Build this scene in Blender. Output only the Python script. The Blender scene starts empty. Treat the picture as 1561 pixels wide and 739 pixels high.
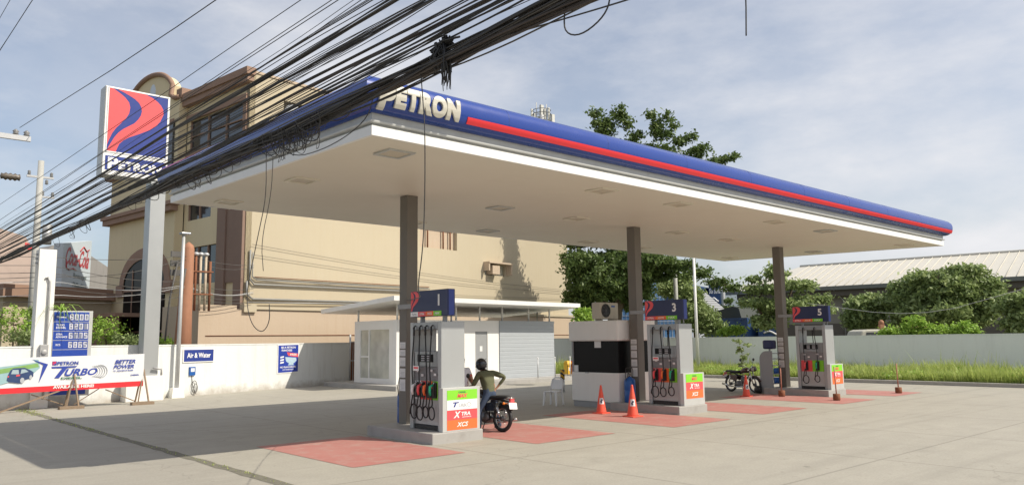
import bpy, bmesh, math, random
import numpy as np
from mathutils import Vector, Matrix
random.seed(7); rng = np.random.default_rng(7)
C = bpy.context.scene.collection
sin, cos, pi, rad = math.sin, math.cos, math.pi, math.radians

# ------------------------------------------------------------------ camera constants (solved from the photograph)
CF = 1182.9; CAMZ = 2.05
FW = Vector((0.66551811, 0.73582755, 0.12507386)); RT = Vector((0.74259964, -0.66963098, -0.01183769)); UPV = Vector((-0.07504283, -0.10075801, 0.99207681))
def ray(px, py): return FW + RT*((px-780.5)/CF) - UPV*((py-369.5)/CF)
def at(px, py, d):
    r = ray(px, py); t = d/math.hypot(r.x, r.y); return Vector((r.x*t, r.y*t, CAMZ+r.z*t))

# ------------------------------------------------------------------ mesh builder
class MB:
    def __init__(s): s.v = []; s.f = []; s.mi = []; s.sm = []
    def add(s, vs, fs, m=0, smooth=False):
        b = len(s.v); s.v += [tuple(v) for v in vs]
        for f in fs: s.f.append(tuple(i+b for i in f)); s.mi.append(m); s.sm.append(smooth)
        return s
    def box(s, x0, x1, y0, y1, z0, z1, m=0):
        x0, x1 = min(x0,x1), max(x0,x1); y0, y1 = min(y0,y1), max(y0,y1); z0, z1 = min(z0,z1), max(z0,z1)
        return s.add([(x0,y0,z0),(x1,y0,z0),(x1,y1,z0),(x0,y1,z0),(x0,y0,z1),(x1,y0,z1),(x1,y1,z1),(x0,y1,z1)],
              [(3,2,1,0),(4,5,6,7),(0,1,5,4),(1,2,6,5),(2,3,7,6),(3,0,4,7)], m)
    def bar(s, a, b, w, h=None, m=0):
        a = Vector(a); b = Vector(b); h = h or w; d = (b-a).normalized()
        r = d.cross(Vector((0,0,1)))
        if r.length < 1e-3: r = Vector((1,0,0))
        r.normalize(); u = r.cross(d)
        vs = [p + r*sx*w/2 + u*sz*h/2 for p in (a,b) for sx,sz in ((-1,-1),(1,-1),(1,1),(-1,1))]
        return s.add(vs, [(0,1,2,3),(7,6,5,4),(0,4,5,1),(1,5,6,2),(2,6,7,3),(3,7,4,0)], m)
    def tube(s, pts, r, n=8, m=0, closed=False, cap=True):
        P = [Vector(p) for p in pts]; N = len(P); R = r if isinstance(r,(list,tuple)) else [r]*N
        vs = []; ref = None
        for i in range(N):
            if closed: d = P[(i+1)%N]-P[i-1]
            else: d = P[min(i+1,N-1)]-P[max(i-1,0)]
            d.normalize()
            if ref is None:
                ref = Vector((0,0,1)) if abs(d.z) < .9 else Vector((1,0,0))
            a = ref - d*ref.dot(d)
            if a.length < 1e-4: a = Vector((1,0,0)) - d*d.x
            a.normalize(); ref = a; b = d.cross(a)
            for k in range(n):
                t = 2*pi*k/n; vs.append(P[i] + (a*cos(t)+b*sin(t))*R[i])
        fs = []
        for i in range(N if closed else N-1):
            j = (i+1)%N
            for k in range(n):
                k2 = (k+1)%n; fs.append((i*n+k, j*n+k, j*n+k2, i*n+k2))
        if cap and not closed: fs.append(tuple(range(n))); fs.append(tuple((N-1)*n+k for k in reversed(range(n))))
        return s.add(vs, fs, m, True)
    def cyl(s, a, b, r0, r1=None, n=16, m=0): return s.tube([a,b], [r0, r0 if r1 is None else r1], n, m)
    def lathe(s, prof, c=(0,0,0), n=24, m=0, ax='z'):
        vs = []; c = Vector(c)
        for r,z in prof:
            for k in range(n):
                t = 2*pi*k/n; p = (r*cos(t), r*sin(t), z)
                if ax == 'y': p = (p[0], p[2], p[1])
                if ax == 'x': p = (p[2], p[0], p[1])
                vs.append(c+Vector(p))
        fs = [(i*n+k, i*n+(k+1)%n, (i+1)*n+(k+1)%n, (i+1)*n+k) for i in range(len(prof)-1) for k in range(n)]
        fs.append(tuple(range(n))[::-1]); fs.append(tuple((len(prof)-1)*n+k for k in range(n)))
        return s.add(vs, fs, m, True)
    def ell(s, c, rx, ry, rz, n=14, m=0):
        prof = [(max(1e-3, sin(pi*i/n)), -cos(pi*i/n)) for i in range(n+1)]
        vs = []; k = n*2
        for r,z in prof:
            for q in range(k):
                t = 2*pi*q/k; vs.append((c[0]+rx*r*cos(t), c[1]+ry*r*sin(t), c[2]+rz*z))
        fs = [(i*k+q, i*k+(q+1)%k, (i+1)*k+(q+1)%k, (i+1)*k+q) for i in range(n) for q in range(k)]
        return s.add(vs, fs, m, True)
    def torus(s, c, R, r, ax='y', n=28, k=8, m=0):
        pts = []
        for i in range(n):
            t = 2*pi*i/n
            if ax == 'y': pts.append((c[0]+R*cos(t), c[1], c[2]+R*sin(t)))
            elif ax == 'x': pts.append((c[0], c[1]+R*cos(t), c[2]+R*sin(t)))
            else: pts.append((c[0]+R*cos(t), c[1]+R*sin(t), c[2]))
        return s.tube(pts, r, k, m, closed=True)
    def prism(s, poly, O, R, U, d, m=0):
        O = Vector(O); R = Vector(R); U = Vector(U); N = R.cross(U); n = len(poly)
        vs = [O+R*x+U*y for x,y in poly] + [O+R*x+U*y-N*d for x,y in poly]
        fs = [tuple(range(n)), tuple(range(2*n-1, n-1, -1))] + [(i, i+n, (i+1)%n+n, (i+1)%n) for i in range(n)]
        return s.add(vs, fs, m)
    def quad(s, a, b, c, d, m=0): return s.add([a,b,c,d], [(0,1,2,3)], m)
    def build(s, name, mats, parent=None, bevel=0, fix=True, loc=None):
        me = bpy.data.meshes.new(name); me.from_pydata(s.v, [], s.f)
        for mt in (mats if isinstance(mats,(list,tuple)) else [mats]): me.materials.append(mt)
        me.polygons.foreach_set('material_index', s.mi); me.polygons.foreach_set('use_smooth', s.sm)
        if fix and len(s.f) < 60000:
            bm = bmesh.new(); bm.from_mesh(me); bmesh.ops.recalc_face_normals(bm, faces=bm.faces); bm.to_mesh(me); bm.free()
        o = bpy.data.objects.new(name, me); C.objects.link(o)
        if parent: o.parent = parent
        if loc: o.location = loc
        if bevel:
            b = o.modifiers.new('bevel','BEVEL'); b.width = bevel; b.segments = 2; b.limit_method = 'ANGLE'; b.angle_limit = rad(40)
        return o
def tag(o, label=None, cat=None, group=None, kind=None):
    if label: o['label'] = label
    if cat: o['category'] = cat
    if group: o['group'] = group
    if kind: o['kind'] = kind
    return o
def thing(name, label, cat, loc=(0,0,0), rz=0, group=None):
    o = bpy.data.objects.new(name, None); C.objects.link(o); o.location = loc; o.rotation_euler = (0,0,rz); o.empty_display_size = .2
    return tag(o, label, cat, group)
def copy_tree(o, parent=None):
    c = o.copy(); C.objects.link(c); c.parent = parent
    for ch in list(o.children): copy_tree(ch, c)
    return c
def struct(name, mb, m, **k): return tag(mb.build(name, m, **k), kind='structure')
def add_text(name, s, mat, parent, O, R, U, w=None, h=None, ext=.004, bold=.02, shear=0, align='c', res=3, bevel=0, squash=None, sp=1.0):
    """raised lettering on a real surface: R = right, U = up, both world/local unit vectors"""
    cu = bpy.data.curves.new('t','FONT'); cu.body = s; cu.size = 1; cu.offset = bold; cu.shear = shear; cu.resolution_u = res; cu.space_character = sp
    cu.extrude = .5
    if bevel: cu.bevel_depth = bevel; cu.bevel_resolution = 1
    o = bpy.data.objects.new('t', cu); C.objects.link(o); dg = bpy.context.evaluated_depsgraph_get()
    me = bpy.data.meshes.new_from_object(o.evaluated_get(dg)); bpy.data.objects.remove(o); bpy.data.curves.remove(cu)
    n = len(me.vertices); co = np.empty(n*3); me.vertices.foreach_get('co', co); co = co.reshape(-1,3)
    mn = co.min(0); mx = co.max(0); W, H = mx[0]-mn[0], mx[1]-mn[1]
    if w and h: sx, sy = w/W, h/H
    elif w: sx = sy = w/W
    else: sx = sy = h/H
    ax = {'c':(mn[0]+mx[0])/2, 'l':mn[0], 'r':mx[0]}[align]
    x = (co[:,0]-ax)*sx; y = (co[:,1]-mn[1])*sy; z = (co[:,2]-mn[2])/(mx[2]-mn[2])*ext
    O = Vector(O); R = Vector(R); U = Vector(U); N = R.cross(U)
    P = np.outer(x, R)+np.outer(y, U)+np.outer(z, N)+np.array(O)
    me.vertices.foreach_set('co', P.ravel()); me.update(); me.materials.clear(); me.materials.append(mat); me.name = name
    ob = bpy.data.objects.new(name, me); C.objects.link(ob)
    if parent: ob.parent = parent
    return ob

# ------------------------------------------------------------------ materials
def newmat(name):
    m = bpy.data.materials.new(name); m.use_nodes = True; nt = m.node_tree; return m, nt, nt.nodes['Principled BSDF']
def nd(nt, t, **k):
    n = nt.nodes.new(t)
    for a,b in k.items():
        if a.startswith('i_'): n.inputs[int(a[2:])].default_value = b
        else: setattr(n, a, b)
    return n
def noise(nt, vec, scale, detail=4, rough=.55):
    n = nt.nodes.new('ShaderNodeTexNoise'); n.inputs['Scale'].default_value = scale; n.inputs['Detail'].default_value = detail; n.inputs['Roughness'].default_value = rough
    nt.links.new(vec, n.inputs['Vector']); return n.outputs['Fac']
def ramp(nt, fac, a, b, ca=(0,0,0,1), cb=(1,1,1,1)):
    r = nt.nodes.new('ShaderNodeValToRGB'); r.color_ramp.elements[0].position = a; r.color_ramp.elements[1].position = b
    r.color_ramp.elements[0].color = ca; r.color_ramp.elements[1].color = cb; nt.links.new(fac, r.inputs[0]); return r.outputs[0]
def mixc(nt, fac, a, b, mode='MIX'):
    m = nt.nodes.new('ShaderNodeMix'); m.data_type = 'RGBA'; m.blend_type = mode
    for inp, v in ((m.inputs[0], fac), (m.inputs[6], a), (m.inputs[7], b)):
        if hasattr(v, 'is_output') or isinstance(v, bpy.types.NodeSocket): nt.links.new(v, inp)
        else: inp.default_value = v if not isinstance(v, tuple) or len(v) == 4 else (*v,1)
    return m.outputs[2]
def coords(nt, scale=None, world=False):
    if world: g = nt.nodes.new('ShaderNodeNewGeometry'); out = g.outputs['Position']
    else: g = nt.nodes.new('ShaderNodeTexCoord'); out = g.outputs['Object']
    if scale:
        mp = nt.nodes.new('ShaderNodeMapping'); mp.inputs['Scale'].default_value = scale; nt.links.new(out, mp.inputs[0]); out = mp.outputs[0]
    return out
def pm(name, col, rough=.6, metal=0, var=.12, scale=3, dirt=0, dirtcol=(.12,.1,.08), bump=0, bscale=40, streak=0, spec=.5, coat=0):
    m, nt, b = newmat(name); c = coords(nt)
    lo = tuple(x*(1-var) for x in col); hi = tuple(min(1,x*(1+var*.6)) for x in col)
    out = mixc(nt, noise(nt, c, scale), lo, hi)
    if dirt:
        f = ramp(nt, noise(nt, c, scale*.7+.4, 6, .65), .5, .75); f2 = nd(nt,'ShaderNodeMath', operation='MULTIPLY'); nt.links.new(f, f2.inputs[0]); f2.inputs[1].default_value = dirt
        out = mixc(nt, f2.outputs[0], out, dirtcol)
    if streak:
        cs = coords(nt, (3,3,.25)); f = ramp(nt, noise(nt, cs, 1.6, 6, .7), .48, .78); f2 = nd(nt,'ShaderNodeMath', operation='MULTIPLY'); nt.links.new(f, f2.inputs[0]); f2.inputs[1].default_value = streak
        out = mixc(nt, f2.outputs[0], out, dirtcol)
    nt.links.new(out, b.inputs['Base Color'])
    rf = nd(nt,'ShaderNodeMapRange'); nt.links.new(noise(nt, c, scale*2.3), rf.inputs[0]); rf.inputs[3].default_value = max(0,rough-.1); rf.inputs[4].default_value = min(1,rough+.12)
    nt.links.new(rf.outputs[0], b.inputs['Roughness']); b.inputs['Metallic'].default_value = metal; b.inputs['Specular IOR Level'].default_value = spec
    if coat: b.inputs['Coat Weight'].default_value = coat; b.inputs['Coat Roughness'].default_value = .15
    if bump:
        bp = nt.nodes.new('ShaderNodeBump'); bp.inputs['Strength'].default_value = bump; bp.inputs['Distance'].default_value = .02
        nt.links.new(noise(nt, c, bscale), bp.inputs['Height']); nt.links.new(bp.outputs[0], b.inputs['Normal'])
    return m
def glass_dark(name, col=(.02,.025,.03), rough=.08):
    m, nt, b = newmat(name); b.inputs['Base Color'].default_value = (*col,1); b.inputs['Roughness'].default_value = rough; b.inputs['Specular IOR Level'].default_value = .8
    c = coords(nt); n = noise(nt, c, 1.5, 2); o = mixc(nt, n, tuple(x*.6 for x in col), tuple(x*1.6 for x in col)); nt.links.new(o, b.inputs['Base Color']); return m

WHITE = pm('white_paint', (.78,.78,.76), .45, var=.04, dirt=.12, dirtcol=(.45,.42,.38))
WHITEP = pm('white_plaster', (.80,.79,.76), .75, var=.05, scale=1.5, bump=.15, bscale=30, streak=.08, dirtcol=(.50,.48,.44))
PAINTW = pm('print_white', (.80,.80,.80), .45, var=.02)
GREYP = pm('grey_paint', (.30,.31,.32), .5, var=.06, dirt=.15)
COLM = pm('column_grey', (.165,.15,.13), .55, var=.06, scale=1.2, dirt=.15)
METAL = pm('brushed_metal', (.32,.33,.34), .38, .6, var=.06, scale=6)
GALV = pm('galvanised', (.50,.51,.52), .5, .45, var=.12, scale=8)
SILV = pm('silver_cladding', (.40,.415,.42), .4, .35, var=.05, scale=1)
LTGREY = pm('light_grey_panel', (.50,.51,.50), .42, .1, var=.04, dirt=.08)
BLACK = pm('black_rubber', (.018,.018,.02), .55, var=.3)
BLACKP = pm('black_plastic', (.02,.02,.022), .35, var=.2)
CABLE = pm('cable_black', (.034,.032,.032), .6, var=.4, scale=2)
CABLE2 = pm('cable_grey', (.10,.095,.09), .65, var=.4, scale=2)
BLUE = pm('corporate_blue', (.010,.045,.27), .25, var=.06, scale=.8, coat=.25)
BLUES = pm('sign_blue', (.022,.045,.24), .38, var=.05)
ROYAL = pm('royal_blue_sign', (.018,.06,.34), .4, var=.05)
ROD = pm('faded_rod_paint', (.42,.17,.12), .6, var=.25, scale=8, dirt=.3)
NAVY = pm('navy_sign', (.016,.022,.085), .35, var=.05)
RED = pm('corporate_red', (.72,.035,.045), .35, var=.04)
REDS = pm('sign_red', (.78,.09,.10), .45, var=.03)
ORANGE = pm('print_orange', (.85,.16,.04), .5, var=.03)
GREENP = pm('print_green', (.22,.62,.03), .5, var=.03)
DKGREEN = pm('print_dark_green', (.02,.16,.07), .5, var=.03)
CREAM = pm('letter_cream', (.53,.51,.44), .35, var=.03)
GREYPR = pm('print_grey', (.42,.44,.47), .5, var=.05)
CONEM = pm('cone_orange', (.78,.10,.055), .55, var=.12, scale=6, dirt=.25)
RUST = pm('rust', (.22,.085,.04), .8, var=.35, scale=12, bump=.3)
TERRA = pm('painted_terracotta', (.36,.17,.10), .75, var=.15, scale=4, streak=.3, dirtcol=(.12,.07,.05))
WOOD = pm('weathered_wood', (.26,.19,.13), .8, var=.3, scale=9, bump=.3)
CONC = pm('raw_concrete', (.40,.38,.35), .85, var=.15, scale=2.5, dirt=.3, dirtcol=(.2,.18,.15), bump=.3)
ISL = pm('island_concrete', (.36,.35,.335), .7, var=.12, scale=2.5, dirt=.35, dirtcol=(.18,.16,.14), bump=.15)
BEIGE = pm('beige_render', (.465,.405,.295), .85, var=.05, scale=.5, bump=.2, bscale=12, streak=.22, dirtcol=(.42,.32,.2))
BEIGE2 = pm('peach_render', (.48,.385,.29), .85, var=.05, scale=.6, bump=.2, bscale=12, streak=.25, dirtcol=(.40,.28,.19))
BEIGEF = pm('facade_render_shade_lift', (.66,.56,.37), .85, var=.06, scale=.5, bump=.2, bscale=12, streak=.2, dirtcol=(.45,.36,.23))  # the front's yellower beige, lightened in colour to offset its shade
BROWN = pm('brown_trim', (.29,.185,.135), .8, var=.12, scale=2)
PILAS = pm('brown_pilaster', (.23,.155,.12), .8, var=.1, scale=2)
GLASS = glass_dark('dark_glass', (.03,.035,.04)); GLASSB = glass_dark('black_glass', (.006,.006,.007), .3); GLASSB.node_tree.nodes['Principled BSDF'].inputs['Specular IOR Level'].default_value = .15
GLASSL = glass_dark('curtained_glass', (.42,.42,.36), .25)
CHROME = pm('chrome', (.6,.6,.6), .2, .95, var=.05)
ENGINE = pm('engine_metal', (.16,.16,.165), .4, .7, var=.3, scale=20)
OLIVE = pm('olive_cloth', (.115,.12,.065), .9, var=.2, scale=6, bump=.5, bscale=14)
JEANS = pm('denim', (.05,.075,.13), .9, var=.25, scale=10, bump=.3, bscale=20)
SKIN = pm('skin', (.30,.15,.09), .6, var=.08)
HAIR = pm('hair', (.012,.01,.009), .6, var=.3)
BARK = pm('bark', (.13,.095,.065), .9, var=.35, scale=6, bump=.6, bscale=18)
PLASTW = pm('white_plastic', (.74,.75,.76), .4, var=.04)
TANKB = pm('tank_blue', (.015,.10,.36), .35, var=.08)
CONTB = pm('container_blue', (.03,.075,.20), .55, var=.12, scale=1.5)
YELLOW = pm('yellow_paint', (.70,.42,.03), .5, var=.1)
BINR = pm('bin_red', (.55,.05,.06), .5, var=.1); BING = pm('bin_green', (.03,.22,.15), .5, var=.1)
AMBER = pm('amber_lens', (.8,.22,.02), .3, var=.05)
PAPER = pm('paper', (.72,.72,.72), .7, var=.04)
SOFFIT = pm('soffit_panel', (.72,.68,.58), .55, var=.025, scale=.6, dirt=.10, dirtcol=(.45,.38,.30))
WROOF = pm('warehouse_roof', (.60,.575,.51), .5, .1, var=.05, scale=.4, streak=.15, dirtcol=(.45,.4,.33))
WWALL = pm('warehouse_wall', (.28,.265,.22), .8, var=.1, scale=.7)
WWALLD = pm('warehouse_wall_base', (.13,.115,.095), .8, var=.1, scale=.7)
GWALL = pm('grey_gable_wall', (.27,.26,.25), .85, var=.15, scale=.4, streak=.35, dirtcol=(.14,.13,.12))
CONDUIT = pm('conduit_grey', (.42,.42,.42), .5, .3, var=.15, scale=5, dirt=.2)

def concrete_ground(name, col, joints=True, fine=1.0, brush=False):
    m, nt, b = newmat(name); c = coords(nt, world=True)
    a = noise(nt, c, .18, 6, .6); d = noise(nt, c, 1.7, 6, .65); e = noise(nt, c, 26, 3, .6)
    o = mixc(nt, a, tuple(x*.84 for x in col), tuple(x*1.10 for x in col))
    o = mixc(nt, ramp(nt, d, .35, .75), o, tuple(x*.86 for x in col))
    st = ramp(nt, noise(nt, c, .55, 7, .72), .60, .80); s2 = nd(nt,'ShaderNodeMath', operation='MULTIPLY'); nt.links.new(st, s2.inputs[0]); s2.inputs[1].default_value = .45
    o = mixc(nt, s2.outputs[0], o, tuple(x*.5 for x in col))
    cs = coords(nt, (.16,1.2,1), True); tr = ramp(nt, noise(nt, cs, 1.0, 5, .6), .52, .74); t2 = nd(nt,'ShaderNodeMath', operation='MULTIPLY'); nt.links.new(tr, t2.inputs[0]); t2.inputs[1].default_value = .22
    o = mixc(nt, t2.outputs[0], o, tuple(x*.62 for x in col))
    gr = nd(nt,'ShaderNodeMapRange'); nt.links.new(e, gr.inputs[0]); gr.inputs[1].default_value = .3; gr.inputs[2].default_value = .7; gr.inputs[3].default_value = .90; gr.inputs[4].default_value = 1.08
    o = mixc(nt, 1.0, o, gr.outputs[0], 'MULTIPLY')
    cs3 = coords(nt, None, True); mp_ = nt.nodes.new('ShaderNodeMapping'); mp_.inputs['Rotation'].default_value = (0,0,-.55); mp_.inputs['Scale'].default_value = (.09,1.9,1); nt.links.new(cs3, mp_.inputs[0])
    tk = ramp(nt, noise(nt, mp_.outputs[0], 1.0, 4, .6), .55, .72); t3 = nd(nt,'ShaderNodeMath', operation='MULTIPLY'); nt.links.new(tk, t3.inputs[0]); t3.inputs[1].default_value = .30
    o = mixc(nt, t3.outputs[0], o, tuple(x*.55 for x in col))
    sp_ = ramp(nt, noise(nt, c, 4.2, 3, .5), .70, .76); s4 = nd(nt,'ShaderNodeMath', operation='MULTIPLY'); nt.links.new(sp_, s4.inputs[0]); s4.inputs[1].default_value = .55
    o = mixc(nt, s4.outputs[0], o, tuple(x*.32 for x in col))
    dn_ = nt.nodes.new('ShaderNodeTexNoise'); dn_.inputs['Scale'].default_value = .9; dn_.inputs['Detail'].default_value = 5; nt.links.new(c, dn_.inputs['Vector'])
    dm = nt.nodes.new('ShaderNodeVectorMath'); dm.operation = 'MULTIPLY_ADD'; nt.links.new(dn_.outputs['Color'], dm.inputs[0]); dm.inputs[1].default_value = (1.6,1.6,0); nt.links.new(c, dm.inputs[2])
    vo = nt.nodes.new('ShaderNodeTexVoronoi'); vo.feature = 'DISTANCE_TO_EDGE'; vo.inputs['Scale'].default_value = .16; nt.links.new(dm.outputs[0], vo.inputs['Vector'])
    ck = nd(nt,'ShaderNodeMapRange'); nt.links.new(vo.outputs['Distance'], ck.inputs[0]); ck.inputs[1].default_value = .0008; ck.inputs[2].default_value = .0035; ck.inputs[3].default_value = .22; ck.inputs[4].default_value = 0
    o = mixc(nt, ck.outputs[0], o, tuple(x*.35 for x in col))
    if joints:
        sx = nt.nodes.new('ShaderNodeSeparateXYZ'); nt.links.new(c, sx.inputs[0]); fac = None
        for k, per, off in ((0, 4.1, 5.35), (1, 4.6, 1.2)):
            wob = nd(nt,'ShaderNodeMath', operation='ADD'); nt.links.new(sx.outputs[k], wob.inputs[0]); wob.inputs[1].default_value = 1000*per-off
            md = nd(nt,'ShaderNodeMath', operation='PINGPONG'); nt.links.new(wob.outputs[0], md.inputs[0]); md.inputs[1].default_value = per/2
            ls = nd(nt,'ShaderNodeMapRange'); nt.links.new(md.outputs[0], ls.inputs[0]); ls.inputs[1].default_value = .012; ls.inputs[2].default_value = .035; ls.inputs[3].default_value = .42; ls.inputs[4].default_value = 0
            if fac is None: fac = ls.outputs[0]
            else:
                mx = nd(nt,'ShaderNodeMath', operation='MAXIMUM'); nt.links.new(fac, mx.inputs[0]); nt.links.new(ls.outputs[0], mx.inputs[1]); fac = mx.outputs[0]
        o = mixc(nt, fac, o, tuple(x*.35 for x in col))
    if brush:
        cb = coords(nt, (.5,14,1), True); bn = ramp(nt, noise(nt, cb, 1.0, 3, .5), .42, .62); b2 = nd(nt,'ShaderNodeMath', operation='MULTIPLY'); nt.links.new(bn, b2.inputs[0]); b2.inputs[1].default_value = .16
        o = mixc(nt, b2.outputs[0], o, tuple(x*.6 for x in col))
    nt.links.new(o, b.inputs['Base Color']); b.inputs['Roughness'].default_value = .8
    bp = nt.nodes.new('ShaderNodeBump'); bp.inputs['Strength'].default_value = .25; bp.inputs['Distance'].default_value = .01; nt.links.new(e, bp.inputs['Height']); nt.links.new(bp.outputs[0], b.inputs['Normal'])
    return m
GROUND = concrete_ground('forecourt_concrete', (.365,.345,.295)); APRON = concrete_ground('apron_concrete', (.35,.33,.285), joints=False, brush=True)
def red_mark():
    m, nt, b = newmat('faded_red_floor_paint'); c = coords(nt, world=True)
    o = mixc(nt, noise(nt, c, .9, 6, .6), (.36,.13,.115), (.43,.20,.175))
    w = ramp(nt, noise(nt, c, 2.6, 8, .72), .48, .72); w2 = nd(nt,'ShaderNodeMath', operation='MULTIPLY'); nt.links.new(w, w2.inputs[0]); w2.inputs[1].default_value = .62
    o = mixc(nt, w2.outputs[0], o, (.40,.33,.28)); nt.links.new(o, b.inputs['Base Color']); b.inputs['Roughness'].default_value = .7; return m
REDMAT = red_mark()
def earth():
    m, nt, b = newmat('earth_and_grass'); c = coords(nt, world=True)
    o = mixc(nt, noise(nt, c, .3, 6, .6), (.05,.075,.025), (.16,.13,.08)); nt.links.new(o, b.inputs['Base Color']); b.inputs['Roughness'].default_value = .95; return m
EARTH = earth()
def leafmat(name, a, b_, c_=None, trans=.35):
    m, nt, b = newmat(name); g = nt.nodes.new('ShaderNodeNewGeometry'); ri = g.outputs['Random Per Island']
    o = mixc(nt, ri, a, b_)
    n = ramp(nt, noise(nt, coords(nt, world=True), .9, 3), .4, .62); o = mixc(nt, n, o, c_ or tuple(x*.75 for x in a))
    nt.links.new(o, b.inputs['Base Color']); b.inputs['Roughness'].default_value = .5; b.inputs['Specular IOR Level'].default_value = .35
    tr = nt.nodes.new('ShaderNodeBsdfTranslucent'); nt.links.new(o, tr.inputs[0]); mx = nt.nodes.new('ShaderNodeMixShader'); mx.inputs[0].default_value = trans
    nt.links.new(b.outputs[0], mx.inputs[1]); nt.links.new(tr.outputs[0], mx.inputs[2]); nt.links.new(mx.outputs[0], nt.nodes['Material Output'].inputs[0]); return m
LEAF_D = leafmat('leaf_dark', (.08,.13,.04), (.18,.24,.075), (.11,.17,.05))
LEAF_M = leafmat('leaf_mid', (.18,.25,.09), (.36,.43,.18), (.25,.33,.12))
LEAF_L = leafmat('leaf_light', (.20,.36,.05), (.40,.54,.10), (.28,.44,.07))
GRASS = leafmat('weed_grass', (.28,.38,.09), (.56,.60,.22), (.42,.50,.14), .5)

# ------------------------------------------------------------------ world, sun, camera
scene = bpy.context.scene
SUN = Vector((.50,-.84,.99)).normalized(); el = math.asin(SUN.z); az = math.atan2(SUN.x, SUN.y)
w = bpy.data.worlds.new('World'); scene.world = w; w.use_nodes = True; nt = w.node_tree; bg = nt.nodes['Background']
sky = nt.nodes.new('ShaderNodeTexSky'); sky.sky_type = 'NISHITA'; sky.sun_disc = False; sky.sun_elevation = el; sky.sun_rotation = az; sky.dust_density = 2.0; sky.air_density = 1.0; sky.ozone_density = 1.5
tc = nt.nodes.new('ShaderNodeTexCoord')
mp = nt.nodes.new('ShaderNodeMapping'); mp.inputs['Scale'].default_value = (1.2,1.2,2.3); mp.inputs['Rotation'].default_value = (0.15,.1,.4); nt.links.new(tc.outputs['Generated'], mp.inputs[0])
mp2 = nt.nodes.new('ShaderNodeMapping'); mp2.inputs['Scale'].default_value = (1.8,1.8,4.6); mp2.inputs['Location'].default_value = (3,1,2); mp2.inputs['Rotation'].default_value = (.2,.0,1.0); nt.links.new(tc.outputs['Generated'], mp2.inputs[0])
n1 = noise(nt, mp.outputs[0], 2.2, 7, .58); n2 = noise(nt, mp2.outputs[0], 1.8, 8, .6)
c1 = ramp(nt, n1, .38, .62); c2 = ramp(nt, n2, .40, .70)
cm = nd(nt,'ShaderNodeMath', operation='MULTIPLY_ADD'); nt.links.new(c1, cm.inputs[0]); cm.inputs[1].default_value = .55; nt.links.new(c2, cm.inputs[2])
cc = nd(nt,'ShaderNodeMapRange'); nt.links.new(cm.outputs[0], cc.inputs[0]); cc.inputs[1].default_value = 0; cc.inputs[2].default_value = 1.5; cc.inputs[3].default_value = .28; cc.inputs[4].default_value = .93
sxy = nt.nodes.new('ShaderNodeSeparateXYZ'); nt.links.new(tc.outputs['Generated'], sxy.inputs[0])
sb = nd(nt,'ShaderNodeMath', operation='SUBTRACT'); nt.links.new(sxy.outputs[0], sb.inputs[0]); nt.links.new(sxy.outputs[1], sb.inputs[1])
cg = nd(nt,'ShaderNodeMath', operation='MULTIPLY_ADD', use_clamp=True); nt.links.new(sb.outputs[0], cg.inputs[0]); cg.inputs[1].default_value = .17; nt.links.new(cc.outputs[0], cg.inputs[2])
skc = mixc(nt, cg.outputs[0], sky.outputs[0], (6.3,6.3,6.5,1))
nt.links.new(skc, bg.inputs[0]); bg.inputs[1].default_value = .10
sd = bpy.data.lights.new('sun','SUN'); sd.energy = 3.7; sd.angle = rad(.53); sd.color = (1,.92,.78); so = bpy.data.objects.new('sun', sd); C.objects.link(so)
so.rotation_euler = SUN.to_track_quat('Z','Y').to_euler(); so.location = (0,0,40)
cam = bpy.data.cameras.new('camera'); co_ = bpy.data.objects.new('camera', cam); C.objects.link(co_); scene.camera = co_
M = Matrix(((RT.x,UPV.x,-FW.x,0),(RT.y,UPV.y,-FW.y,0),(RT.z,UPV.z,-FW.z,CAMZ),(0,0,0,1))); co_.matrix_world = M
cam.sensor_width = 36; cam.lens = 36*CF/1561; cam.clip_end = 3000; cam.clip_start = .05
scene.view_settings.view_transform = 'Standard'; scene.view_settings.look = 'None'; scene.view_settings.exposure = .45; scene.view_settings.gamma = 1

X = Vector((1,0,0)); Y = Vector((0,1,0)); Z = Vector((0,0,1))

# ================================================================== GROUND
g = MB(); g.quad((-1500,-1500,-.02),(1500,-1500,-.02),(1500,1500,-.02),(-1500,1500,-.02)); struct('ground', g, EARTH)
g = MB(); g.add([(5.40,-40,0),(35,-40,0),(35,31,0),(31,31,0),(31,36,0),(-2,36,0),(-2,27,0),(5.40,30,0)],[(0,1,2,3,4,5,6,7)]); struct('forecourt', g, GROUND, fix=False)
g = MB(); g.add([(-60,-40,0),(5.30,-40,0),(5.30,29.94,0),(-2.05,27,0),(-60,27,0)],[(0,1,2,3,4)]); struct('driveway_apron', g, APRON, fix=False)
g = MB(); yy = np.arange(-6,29.8,.35); gr = random.Random(3); vs = []
for y in yy: wl = .07+.06*gr.random(); wr_ = .06+.07*gr.random(); vs += [(5.35-wl,y,.004),(5.35+wr_,y,.004)]
g.add(vs,[(2*i,2*i+1,2*i+3,2*i+2) for i in range(len(yy)-1)]); struct('drainage_groove', g, pm('groove_dirt', (.17,.16,.125), .9, var=.45, scale=7), fix=False)
# painted red panels around the islands
g = MB()
for i, ox in enumerate((0,8.3,16.85)):
    z = .005
    if i == 0:
        rects = ((6.85,9.22,11.55,15.3),(10.95,13.35,11.45,15.0))
    else:
        rects = ((ox+6.85,ox+9.25,11.2,15.6),(ox+10.95,ox+13.4,11.3,15.2))
    for (a,b,c,d) in rects: g.quad((a,c,z),(b,c,z),(b,d,z),(a,d,z))
struct('red_floor_marking', g, REDMAT, fix=False)
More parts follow.
